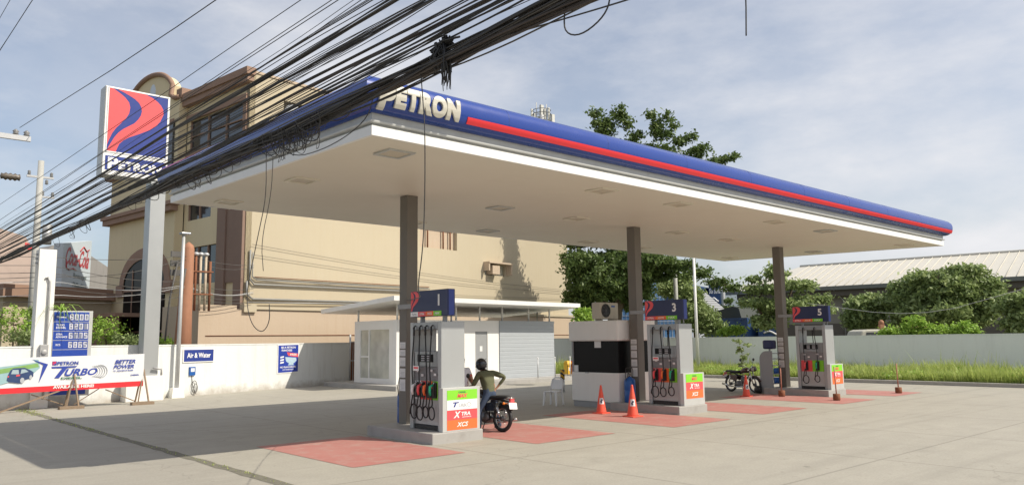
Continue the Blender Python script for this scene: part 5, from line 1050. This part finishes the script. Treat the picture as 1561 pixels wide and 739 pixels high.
# ================================================================== OVERHEAD CABLES
wt = random.Random(12)
def cable(name, pts, r, mat, label, group, seg=5, sides=5, cat='cable', sm=2):
    P = [Vector(p) for p in pts]
    for _ in range(sm):
        Q = [P[0]]
        for a,b in zip(P,P[1:]): Q += [a.lerp(b,.25), a.lerp(b,.75)]
        Q.append(P[-1]); P = Q
    m = MB(); m.tube(P, r, sides); o = m.build(name, mat, None, fix=False); return tag(o, label, cat, group)
GB = 'cables of the heavy overhead bundle'; LB = 'black overhead cable in the heavy bundle crossing in front of the canopy'
YS = [-14,-6,-1,1,2.5,4,5.5,7,9,11.5,14.5,18,22,27,33,40,48,58]
def bcable(x0, z0, r, wob, slope=0.0, mat=None):
    pts = []; ph = wt.random()*6; fr = .5+wt.random()*.6
    for y in YS:
        dz = wob*sin(y*fr+ph)+wob*.5*sin(y*1.9+ph*2); pts.append((x0+wob*.8*sin(y*fr*.8+ph*1.7)+.0*y, y, z0+dz+slope*(y-8)))
    cable('overhead_cable', pts, r, mat or (CABLE if wt.random() < .8 else CABLE2), LB, GB)
# ropes: (x, z, spread, count); each rope wanders on its own path and its cables twist round it
def rope(xc, zc, spread, n, rs, wob=.03, mat=None):
    ph = wt.random()*6; path = {y:(xc+wob*.6*sin(y*.7+ph), zc+wob*sin(y*.55+ph*2)+wob*.5*sin(y*1.3+ph)) for y in YS}
    for i in range(n):
        a0 = wt.random()*2*pi; tw = wt.choice((-1,1))*(.25+.5*wt.random()); q = spread*wt.random()**.6; pts = []; stray = wt.random() < .22
        for y in YS:
            x,z = path[y]; k = q*(1+(1.4*(.5+.5*sin(y*.9+a0)) if stray else 0)); pts.append((x+k*cos(a0+tw*y), y, z+k*sin(a0+tw*y)))
        cable('overhead_cable', pts, wt.choice(rs)*.82, mat or (CABLE if wt.random() < .75 else CABLE2), LB, GB)
BR_ = pm('cable_brown', (.055,.042,.036), .7, var=.4, scale=2)
rope(4.4, 4.78, .09, 34, (.008,.010,.012,.014), .03)
rope(4.42, 4.74, .05, 8, (.013,.016), .05, BR_)
rope(4.4, 5.02, .04, 10, (.007,.010,.012), .035)
rope(4.4, 5.17, .035, 6, (.007,.010), .03, BR_)
rope(4.4, 5.30, .03, 4, (.008,.011), .025)
rope(4.38, 5.46, .03, 7, (.007,.010), .03)
rope(4.4, 5.68, .035, 9, (.008,.011,.013), .025)
rope(4.4, 5.84, .02, 3, (.007,.009), .02)
for i in range(17): bcable(4.35+.2*(wt.random()-.5), 4.95+wt.random()*1.05, wt.choice((.004,.005,.006,.007)), .03, (wt.random()-.5)*.016)
for z,s_ in ((6.15,.0),(6.42,.012)): bcable(4.4,z,.006,.01,s_)
# stray single wires at the left
P2 = POLE2
LW = [((4.4,27.5,8.75),(4.4,11.5,7.34),(4.4,-4,6.6),.009,'thin wire running from the left crossarm up out of the picture'),
      ((4.3,34,12.4),(4.4,26.8,12.66),(4.6,-5,13.2),.011,'upper black wire in the top left corner'),((4.2,34,12.2),(4.3,26.8,12.4),(4.4,-5,12.9),.011,'lower of the two black wires in the top left corner'),((4.4,36,14.0),(4.4,30,14.1),(4.5,-5,14.6),.010,'wire clipping the extreme top left corner')]
for a,b,c,r,lb in LW: cable('overhead_wire', [a,b,c], r, CABLE, lb, None, cat='wire')
# tangled loops hanging below the rope
def loopc(y, z, dy, dz, r=.006, lb=None, grp='loops of slack cable hanging below the bundle'):
    x = 4.4+wt.uniform(-.1,.1); tilt = wt.uniform(-.5,.5); ex = wt.uniform(.2,1.1); full = wt.random() < .18
    A = np.linspace(-.3,2*pi-.6,15) if full else np.linspace(pi-.15,2*pi+.15,9)
    pts = [(x+.05*sin(a*1.7), y+dy*.5*cos(a)+tilt*dz*.5*sin(a), z+(dz*.5*sin(a)-dz*.42 if full else dz*sin(a))) for a in A]
    cable('cable_loop', pts, r, CABLE, lb or 'small slack black cable loop hanging under the heavy bundle', grp, cat='cable', sm=1)
for i in range(44):
    y = wt.choice((wt.gauss(9.1,.45),wt.gauss(12.5,1.3),wt.uniform(6.5,22))); loopc(y, 4.74, wt.uniform(.12,.7), wt.uniform(.06,.30)*(1.1 if abs(y-9.1)<.6 else .8), wt.choice((.004,.005,.007)))
# a knot of tangled ends near the middle
t = thing('cable_knot','dense frayed knot of black cable ends under the bundle above the canopy corner','cable knot',(4.4,9.0,4.7)); m = MB()
for i in range(30):
    y = wt.gauss(0,.30); a1 = wt.uniform(.06,.24); b1 = wt.uniform(.04,.14); th = wt.uniform(0,2*pi); az_ = wt.uniform(-.8,.8); n_ = 16; fr_ = wt.uniform(.5,1.0)
    pts = []
    for q in range(int(n_*fr_)+3):
        a = th+2*pi*q/n_; u_ = b1*cos(a); v_ = a1*sin(a)-a1*.75+.06; pts.append((u_*sin(az_)+.02*sin(q), y+u_*cos(az_)+v_*.2*sin(th), v_))
    m.tube(pts, wt.choice((.004,.005)), 4)
m.build('cable_end', CABLE, t)
t = thing('hanging_debris','black shaggy clump of debris dangling from the bundle against the sky','debris',(4.4,5.82,4.92)); m = MB()
for i in range(70):
    u = wt.random(); y = (.10 if u < .35 else -.03)+wt.gauss(0,.025); L = wt.uniform(.1,.26) if u < .35 else wt.uniform(.15,.50)
    m.tube([(wt.gauss(0,.03),y*.6,.02),(wt.gauss(0,.03),y,-L*.5),(wt.gauss(0,.02),y+wt.gauss(0,.02),-L)],[.014,.010,.004],4)
for i in range(40): a = wt.random()*6; m.tube([(0,wt.gauss(0,.08),0),(.06*cos(a),.09*sin(a)+wt.gauss(0,.05),.05*sin(a*2)),(0,wt.gauss(0,.08),0)],.012,4)
m.build('strand', BLACK, t)
# long drops
cable('dangling_wire',[(4.4,6.22,4.85),(4.4,6.17,4.46),(4.4,6.13,4.12),(4.4,6.13,3.46),(4.4,6.16,2.94),(4.4,6.26,2.53),(5.2,7.3,2.54),(8.0,11.9,2.80),(9.9,14.2,2.95)],.006,CABLE,'long thin wire dropping from the bundle toward the sign over pump 1',None,cat='wire')
cable('dangling_wire',[(4.4,9.77,4.6),(4.4,9.73,3.98),(4.4,9.92,3.56),(4.4,10.10,3.14),(4.4,10.25,2.79),(4.4,10.23,2.52),(4.4,10.04,2.28),(4.4,9.73,2.18),(4.4,9.52,2.32),(4.4,9.55,2.55)],.006,CABLE,'looping wire hanging low in front of the beige side wall',None,cat='wire')
cable('dangling_wire',[(4.42,9.6,4.5),(4.42,9.62,4.0),(4.4,9.85,3.4),(4.42,9.8,3.0)],.005,CABLE,'short second wire hanging beside the looping wire',None,cat='wire')
cable('dangling_wire',[(4.4,2.553,5.2),(4.4,2.55,4.3),(4.4,2.565,4.0)],.005,CABLE,'single wire end hanging down at the top of the picture, right of centre',None,cat='wire')
cable('cable_loop',[(4.4,4.14,4.85),(4.4,4.20,4.68),(4.4,4.19,4.52),(4.4,4.02,4.45),(4.4,3.80,4.51),(4.4,3.70,4.62),(4.4,3.72,4.78),(4.4,3.9,4.9)],.007,CABLE,'round loop of black cable at the top against the sky',None)
cable('overhead_wire',[(4.4,2.9,4.53),(4.4,3.58,4.585),(4.4,4.12,4.64),(4.4,4.67,4.70),(4.4,5.19,4.76),(4.4,6.0,4.82)],.007,CABLE,'single wire sagging lowest out of the bundle toward top centre',None,cat='wire')
cable('cable_loop',[(4.4,7.10,4.7),(4.4,7.2,4.50),(4.4,7.63,4.38),(4.4,8.24,4.33),(4.4,8.92,4.37),(4.4,9.39,4.6)],.006,CABLE,'wide slack loop hanging over the front left canopy edge',None)
# thin service wires along the left wall toward the building
for i,(z0,z1,sg) in enumerate(((5.0,4.75,.2),(4.75,4.5,.25),(4.45,4.6,.3),(4.2,4.3,.2),(3.95,4.55,.25),(5.3,5.9,.15),(4.6,5.8,.3),(3.7,4.1,.15))):
    y1 = 34.3; a = Vector((-3,31.5+.1*i,z0)); b = Vector((6.3,30.95,z0*.97)); c = Vector((12.0,34.45,z1)); d = Vector((15.5,35.4,z1*.97))
    pts = []
    for p,q in ((a,b),(b,c),(c,d)): pts += [p.lerp(q,u)-Z*(sg*4*u*(1-u)) for u in (0,.25,.5,.75)]
    cable('service_wire', pts+[d], .011, GALV if i in (2,4) else CABLE2, 'thin service wire sagging from the pylon across to the painted column', 'service wires along the left wall', cat='wire', sm=1)
cable('service_wire',[at(1230,462,44)+Vector((0,0,0)),at(1400,485,40),at(1561,440,36),at(1700,400,33)],.012,GALV,'pale thin wire sagging across the trees at right',None,cat='wire')
for i,(z0,z1) in enumerate(((6.8,5.6),(6.3,5.4),(5.2,5.0))):
    u = Vector((cos(BR),sin(BR),0)); a = Vector((15.25,35.89,0))-Vector((-sin(BR),cos(BR),0))*.1; pts = [a+u*s+Z*(z0+(z1-z0)*s/26-.25*sin(pi*s/26)) for s in np.linspace(.3,25,8)]
    cable('service_wire', pts, .010, CABLE2, ('highest','middle','lowest')[i]+' of the thin wires strung along the blank beige wall', None, cat='wire', sm=1)

# ================================================================== MOTORCYCLES
def motorcycle(label, loc, rz, color, seed=0, stand=True, plate=True, helmet=False, lean=0):
    t = thing('motorcycle', label, 'motorcycle', loc, rz); t.rotation_euler = (lean,0,rz)
    FX = 1.22
    for nm,x,tr in (('rear_wheel',0,.045),('front_wheel',FX,.036)):
        m = MB(); m.torus((x,0,.30),.262,tr,'y',36,10); w_ = m.build('wheel_tyre', BLACK, t)
        m = MB(); m.torus((x,0,.30),.225,.014,'y',32,8); m.build('rim', CHROME, w_)
        m = MB()
        for k in range(18): a = 2*pi*k/18; m.tube([(x+.03*cos(a+.5),.02*(1 if k%2 else -1),.3+.03*sin(a+.5)),(x+.22*cos(a),0,.3+.22*sin(a))],.0028,4)
        m.build('spokes', CHROME, w_); m = MB(); m.lathe([(.02,-.06),(.055,-.05),(.06,0),(.055,.05),(.02,.06)],(x,0,.3),16,0,'y'); m.build('hub', ENGINE, w_)
    m = MB(); m.tube([(1.0,0,.86),(.98,0,.70),(.72,0,.34),(.45,0,.24),(.38,0,.34)],.02,8); m.tube([(.99,0,.80),(.6,0,.72),(.0,0,.70),(-.18,0,.68)],.018,8)
    for s in (-1,1): m.tube([(.36,.09*s,.32),(.3,.11*s,.66),(.05,.11*s,.68)],.012,6); m.tube([(.4,.085*s,.3),(0,.085*s,.3)],.016,8)
    m.tube([(.45,.1,.26),(.40,.25,.02)],.012,6); m.build('frame', BLACKP, t)
    for s in (-1,1): m = MB(); m.tube([(-.0,.1*s,.33),(.09,.12*s,.64)],[.014,.018],8); m.tube([(.01+.011*k,.11*s,.38+.02*k) for k in range(10)],.024,8); m.build('shock_absorber', CHROME, t)
    m = MB(); m.box(.42,.68,-.12,.12,.22,.42); m.lathe([(.12,-.15),(.13,-.1),(.13,.1),(.11,.15)],(.48,0,.30),16,0,'y'); m.lathe([(.09,0)]+[(.10-.015*(k%2),.0+.022*k) for k in range(9)]+[(.05,.2)],(.66,0,.40),14); m.build('engine', ENGINE, t)
    m = MB(); m.tube([(.68,-.06,.5),(.80,-.09,.40),(.74,-.12,.22),(.45,-.15,.19),(.1,-.16,.22)],.019,8); m.tube([(.16,-.165,.22),(-.28,-.17,.30)],[.035,.04],12); m.build('exhaust', CHROME, t)
    m = MB()
    prof = [(.52,.0,.70,.05,.05),(.58,0,.75,.09,.09),(.72,0,.80,.13,.12),(.86,0,.81,.13,.12),(.96,0,.80,.08,.09),(1.0,0,.79,.03,.05)]; vs = []; n = 14
    for x,y,z,ry,rz_ in prof: vs += [(x, y+ry*cos(2*pi*k/n), z+rz_*sin(2*pi*k/n)*(1 if sin(2*pi*k/n)>0 else .7)) for k in range(n)]
    m.add(vs,[(i*n+k,(i+1)*n+k,(i+1)*n+(k+1)%n,i*n+(k+1)%n) for i in range(len(prof)-1) for k in range(n)]+[tuple(range(n)),tuple(range((len(prof)-1)*n,len(prof)*n))[::-1]],0,True); m.build('fuel_tank', color, t)
    m = MB(); vs = []; sp = [(-.22,.76,.05,.02),(-.15,.775,.11,.045),(.1,.765,.125,.05),(.35,.75,.125,.05),(.5,.775,.10,.045),(.58,.79,.06,.02)]
    for x,z,ry,rz_ in sp: vs += [(x,ry*cos(2*pi*k/n),z+rz_*sin(2*pi*k/n)) for k in range(n)]
    m.add(vs,[(i*n+k,(i+1)*n+k,(i+1)*n+(k+1)%n,i*n+(k+1)%n) for i in range(len(sp)-1) for k in range(n)]+[tuple(range(n)),tuple(range((len(sp)-1)*n,len(sp)*n))[::-1]],0,True); m.build('saddle', BLACK, t)
    for s in (-1,1): m = MB(); m.prism([(.12,.46),(.42,.44),(.46,.62),(.1,.66)], (0,.13*s+(.012 if s>0 else 0),0), X, Z, .024); m.build('side_cover', color, t)
    m = MB(); m.tube([(-.30+.0,0,.52)]+[(.0+.32*cos(a),0,.30+.32*sin(a)) for a in np.linspace(rad(140),rad(70),8)],[.03]*9,8); m.build('rear_fender', BLACKP, t)
    m = MB(); m.tube([(FX+.31*cos(a),0,.30+.31*sin(a)) for a in np.linspace(rad(150),rad(25),10)],.034,8); m.build('front_fender', color, t)
    m = MB(); [m.tube([(FX,.075*s,.30),(1.02,.075*s,.88)],[.024,.018],8) for s in (-1,1)]; m.box(.98,1.05,-.1,.1,.82,.86); m.build('front_fork', CHROME, t)
    m = MB(); m.tube([(.82,.34,.98),(.92,.22,1.0),(1.0,.08,.92),(1.0,-.08,.92),(.92,-.22,1.0),(.82,-.34,.98)],.011,8); [m.tube([(.87,.28*s,.99),(.78,.36*s,.975)],.018,8,1) for s in (-1,1)]; m.build('handlebar', [CHROME,BLACKP], t)
    for s in (-1,1):
        m = MB(); m.tube([(.9,.24*s,1.0),(.88,.30*s,1.12),(.88,.33*s,1.18)],.006,6); m.lathe([(.001,-.012),(.05,-.01),(.058,0),(.05,.012),(.001,.014)],(.88,.34*s,1.22),16,0,'x'); m.build('mirror', BLACKP, t)
    m = MB(); m.lathe([(.02,-.08),(.07,-.05),(.085,.02),(.085,.03)],(1.12,0,.86),18,0,'x'); hl = m.build('headlight', color, t); m = MB(); m.lathe([(.001,.045),(.06,.04),(.083,.028)],(1.12,0,.86),18,0,'x'); m.build('lens', GLASSL, hl)
    m = MB(); m.prism([(1.12,.78),(1.19,.86),(1.12,.98),(1.05,.96)], (0,.06,0), X, Z, .12); m.build('headlight_cowl', color, t)
    m = MB(); m.box(-.30,-.24,-.06,.06,.66,.74); m.build('tail_light', REDS, t, bevel=.01)
    for s in (-1,1):
        m = MB(); m.bar((-.2,.05*s,.64),(-.2,.16*s,.64),.012); m.ell((-.2,.18*s,.64),.03,.03,.03,7); m.build('turn_signal', AMBER, t)
    if plate: m = MB(); m.add([(-.34,-.12,.52),(-.34,.12,.52),(-.30,.12,.66),(-.30,-.12,.66),(-.345,-.12,.522),(-.345,.12,.522),(-.305,.12,.662),(-.305,-.12,.662)],[(0,1,2,3),(7,6,5,4),(0,3,7,4),(1,5,6,2),(3,2,6,7),(0,4,5,1)]); m.build('number_plate', PAINTW, t)
    m = MB(); m.tube([(-.1,.13,.72),(-.28,.12,.76),(-.30,0,.77),(-.28,-.12,.76),(-.1,-.13,.72)],.01,6); m.build('grab_rail', CHROME, t)
    m = MB(); [m.tube([(.3,.1*s,.26),(.34,.19*s,.24)],.012,6) for s in (-1,1)]; m.build('foot_peg', BLACK, t)
    return t
MB1 = pm('tank_black_blue',(.012,.014,.022),.18,var=.1,coat=.5); MB2 = pm('tank_black_red',(.05,.012,.012),.25,var=.2,coat=.3)
motorcycle('black motorcycle seen from behind, being refuelled by its rider at pump 1',(11.86,13.52,0),rad(92),MB1,lean=rad(4))
motorcycle('dark motorcycle parked side-on near the orange cone and grey rack',(26.74,17.0,0),rad(-103),MB2)

# ================================================================== PEOPLE
def skinned(name, verts, edges, radii, root=0, sub=2):
    me = bpy.data.meshes.new(name); me.from_pydata(verts, edges, []); o = bpy.data.objects.new(name, me); C.objects.link(o)
    md = o.modifiers.new('skin','SKIN'); md.use_smooth_shade = True; md.branch_smoothing = .4
    for i,r in enumerate(radii): me.skin_vertices[0].data[i].radius = r if isinstance(r,tuple) else (r,r)
    me.skin_vertices[0].data[root].use_root = True
    s = o.modifiers.new('sub','SUBSURF'); s.levels = sub; s.render_levels = sub
    dg = bpy.context.evaluated_depsgraph_get(); out = bpy.data.meshes.new_from_object(o.evaluated_get(dg)); bpy.data.objects.remove(o); return out
def person(label, J, loc, rz, shirt, pants, shoes, sleeves, hair=True, helmet=False, stripe=None):
    """J: joint dict. body = ONE skinned mesh with cloth/skin by region"""
    t = thing('person', label, 'person', loc, rz); V = []; E = []; R = []; reg = []
    def add(p, r, parent=None, k='shirt'):
        V.append(tuple(p)); R.append(r); reg.append(k)
        if parent is not None: E.append((parent, len(V)-1))
        return len(V)-1
    pel = add(J['pelvis'], (.16,.13), None, 'pants'); sp = add(Vector(J['pelvis']).lerp(Vector(J['chest']),.4), (.175,.13), pel, 'shirt'); ch = add(J['chest'], (.20,.135), sp); nk0 = add(Vector(J['chest']).lerp(Vector(J['head']),.42), (.085,.075), ch, 'shirt'); nk = add(Vector(J['chest']).lerp(Vector(J['head']),.62), .052, nk0, 'skin'); hd0 = add(Vector(J['head'])-Vector((0,0,.05)), (.065,.075), nk, 'skin'); hd = add(J['head'], (.078,.095), hd0, 'skin'); ht = add(Vector(J['head'])+Vector((0,0,.08)), (.06,.075), hd, 'skin')
    for s in 'LR':
        sh = add(J['sh'+s], .078, ch, 'shirt'); el_ = add(J['el'+s], .058, sh, 'shirt' if sleeves == 'long' else 'skin'); wr = add(J['wr'+s], .029, el_, 'skin')
        mid = V[sh]; 
        hand = Vector(J['ha'+s]); d = (hand-Vector(J['wr'+s])).normalized(); pal = add(hand, (.036,.02), wr, 'skin'); side = d.cross(Z); side = side.normalized() if side.length > .1 else X
        for q,(o_,l) in enumerate(((-.027,.062),(-.009,.072),(.009,.068),(.027,.052))):
            f1 = add(hand+d*.045+side*o_, .0095, pal, 'skin'); f2 = add(hand+d*(.045+l*.5)+side*o_*1.1-Z*.012, .0085, f1, 'skin'); add(hand+d*(.045+l*.8)+side*o_*1.1-Z*.035, .007, f2, 'skin')
        th = add(hand-side*.035+d*.01, .011, pal, 'skin'); add(hand-side*.052+d*.045, .009, th, 'skin')
        hp = add(J['hip'+s], .095, pel, 'pants'); kn = add(J['kn'+s], .062, hp, 'pants'); an = add(J['an'+s], .042, kn, 'pants'); ft = add(Vector(J['an'+s])+Vector(J['toe'])*.10-Z*.03, .042, an, 'shoe'); add(Vector(J['an'+s])+Vector(J['toe'])*.20-Z*.045, .03, ft, 'shoe')
    me = skinned('body', V, E, R, pel); mats = {'shirt':0,'pants':1,'skin':2,'shoe':3}
    me.materials.clear(); [me.materials.append(x) for x in (shirt,pants,SKIN,shoes)]
    VV = np.array(V); A = VV[[e[0] for e in E]]; B = VV[[e[1] for e in E]]; EB = [reg[e[1]] for e in E]; EA = [reg[e[0]] for e in E]
    for p in me.polygons:
        c = np.array(p.center); d = B-A; u = np.clip(((c-A)*d).sum(1)/(d*d).sum(1),0,1); dist = np.linalg.norm(A+d*u[:,None]-c,axis=1); k = int(dist.argmin()); uu = u[k]
        nm = EB[k] if uu > (.45 if EB[k]=='skin' and EA[k]=='shirt' else .15) or EA[k]==EB[k] else EA[k]
        if EB[k]=='skin' and EA[k]=='shirt' and sleeves=='long' and uu < .85: nm = 'shirt'
        p.material_index = mats[nm]; p.use_smooth = True
    b_ = bpy.data.objects.new('body', me); C.objects.link(b_); b_.parent = t
    H = Vector(J['head']); F_ = Vector(J['face']).normalized(); Rr_ = F_.cross(Z).normalized()
    m = MB(); m.ell(H+F_*.092+Z*-.0, .012,.012,.022,6); m.build('nose', SKIN, t)
    m = MB(); [m.ell(H+F_*.080+Rr_*s*.03+Z*.02,.012,.012,.007,6) for s in (-1,1)]; m.build('eyes', PAINTW, t); m = MB(); [m.ell(H+F_*.087+Rr_*s*.03+Z*.02,.006,.006,.006,6) for s in (-1,1)]; m.build('pupils', BLACKP, t); m = MB(); m.tube([H+F_*.082+Rr_*x-Z*.045 for x in (-.02,0,.02)],.005,6); m.build('mouth', BINR, t)
    m = MB(); [m.ell(H+Rr_*s*.078,.012,.014,.026,6) for s in (-1,1)]; m.build('ears', SKIN, t)
    if helmet:
        hm = MB(); hm.ell(H+Z*.035,.135,.135,.145,14); hm.torus(H-Z*.02,.128,.014,'z',24,6); hm.build('helmet', MB1, t)
    if hair: hm = MB(); hm.ell(H+Z*.045-F_*.012,.092,.1,.085,10); hm.build('hair', HAIR, t)
    return t
# rider: standing astride, looking down to his left hand, right elbow out; local +Y = riding direction
J = dict(pelvis=(0,0,.84),chest=(-.03,.13,1.22),head=(-.06,.25,1.47),face=(-.3,.8,-.5),shL=(-.20,.15,1.31),elL=(-.30,.22,1.06),wrL=(-.22,.42,.97),haL=(-.19,.49,.95),
  shR=(.16,.10,1.31),elR=(.40,-.08,1.20),wrR=(.27,.02,1.00),haR=(.22,.05,.93),hipL=(-.10,0,.80),hipR=(.10,0,.80),knL=(-.25,.10,.45),knR=(.25,.10,.45),anL=(-.30,.02,.09),anR=(.30,.0,.09),toe=(0,1,0))
person('person in olive shirt and black helmet standing astride the motorcycle at pump 1',J,(11.86,13.93,0),rad(0),OLIVE,JEANS,BLACK,'long',False,True)
# attendant behind pump 1
SH2 = pm('shirt_white_blue',(.62,.64,.70),.9,var=.1)
J = dict(pelvis=(0,0,.90),chest=(0,.02,1.26),head=(.0,.05,1.54),face=(-.6,-.8,-.2),shL=(-.19,0,1.36),elL=(-.26,.05,1.08),wrL=(-.16,.26,1.0),haL=(-.12,.32,.99),shR=(.19,0,1.36),elR=(.25,-.06,1.08),wrR=(.10,-.24,.98),haR=(.03,-.28,.97),hipL=(-.1,0,.86),hipR=(.1,0,.86),knL=(-.11,.03,.48),knR=(.11,.03,.48),anL=(-.12,0,.09),anR=(.12,0,.09),toe=(-.6,-.8,0))
at_ = person('person in a white shirt with red trimmed sleeve, half hidden behind pump 1',J,(12.14,15.3,0),rad(10),SH2,JEANS,BLACK,'short',True,False)
m = MB(); m.torus((.225,-.03,1.20),.058,.014,'z',16,6); m.torus((-.225,.03,1.20),.058,.014,'z',16,6); m.build('sleeve_trim', REDS, at_)
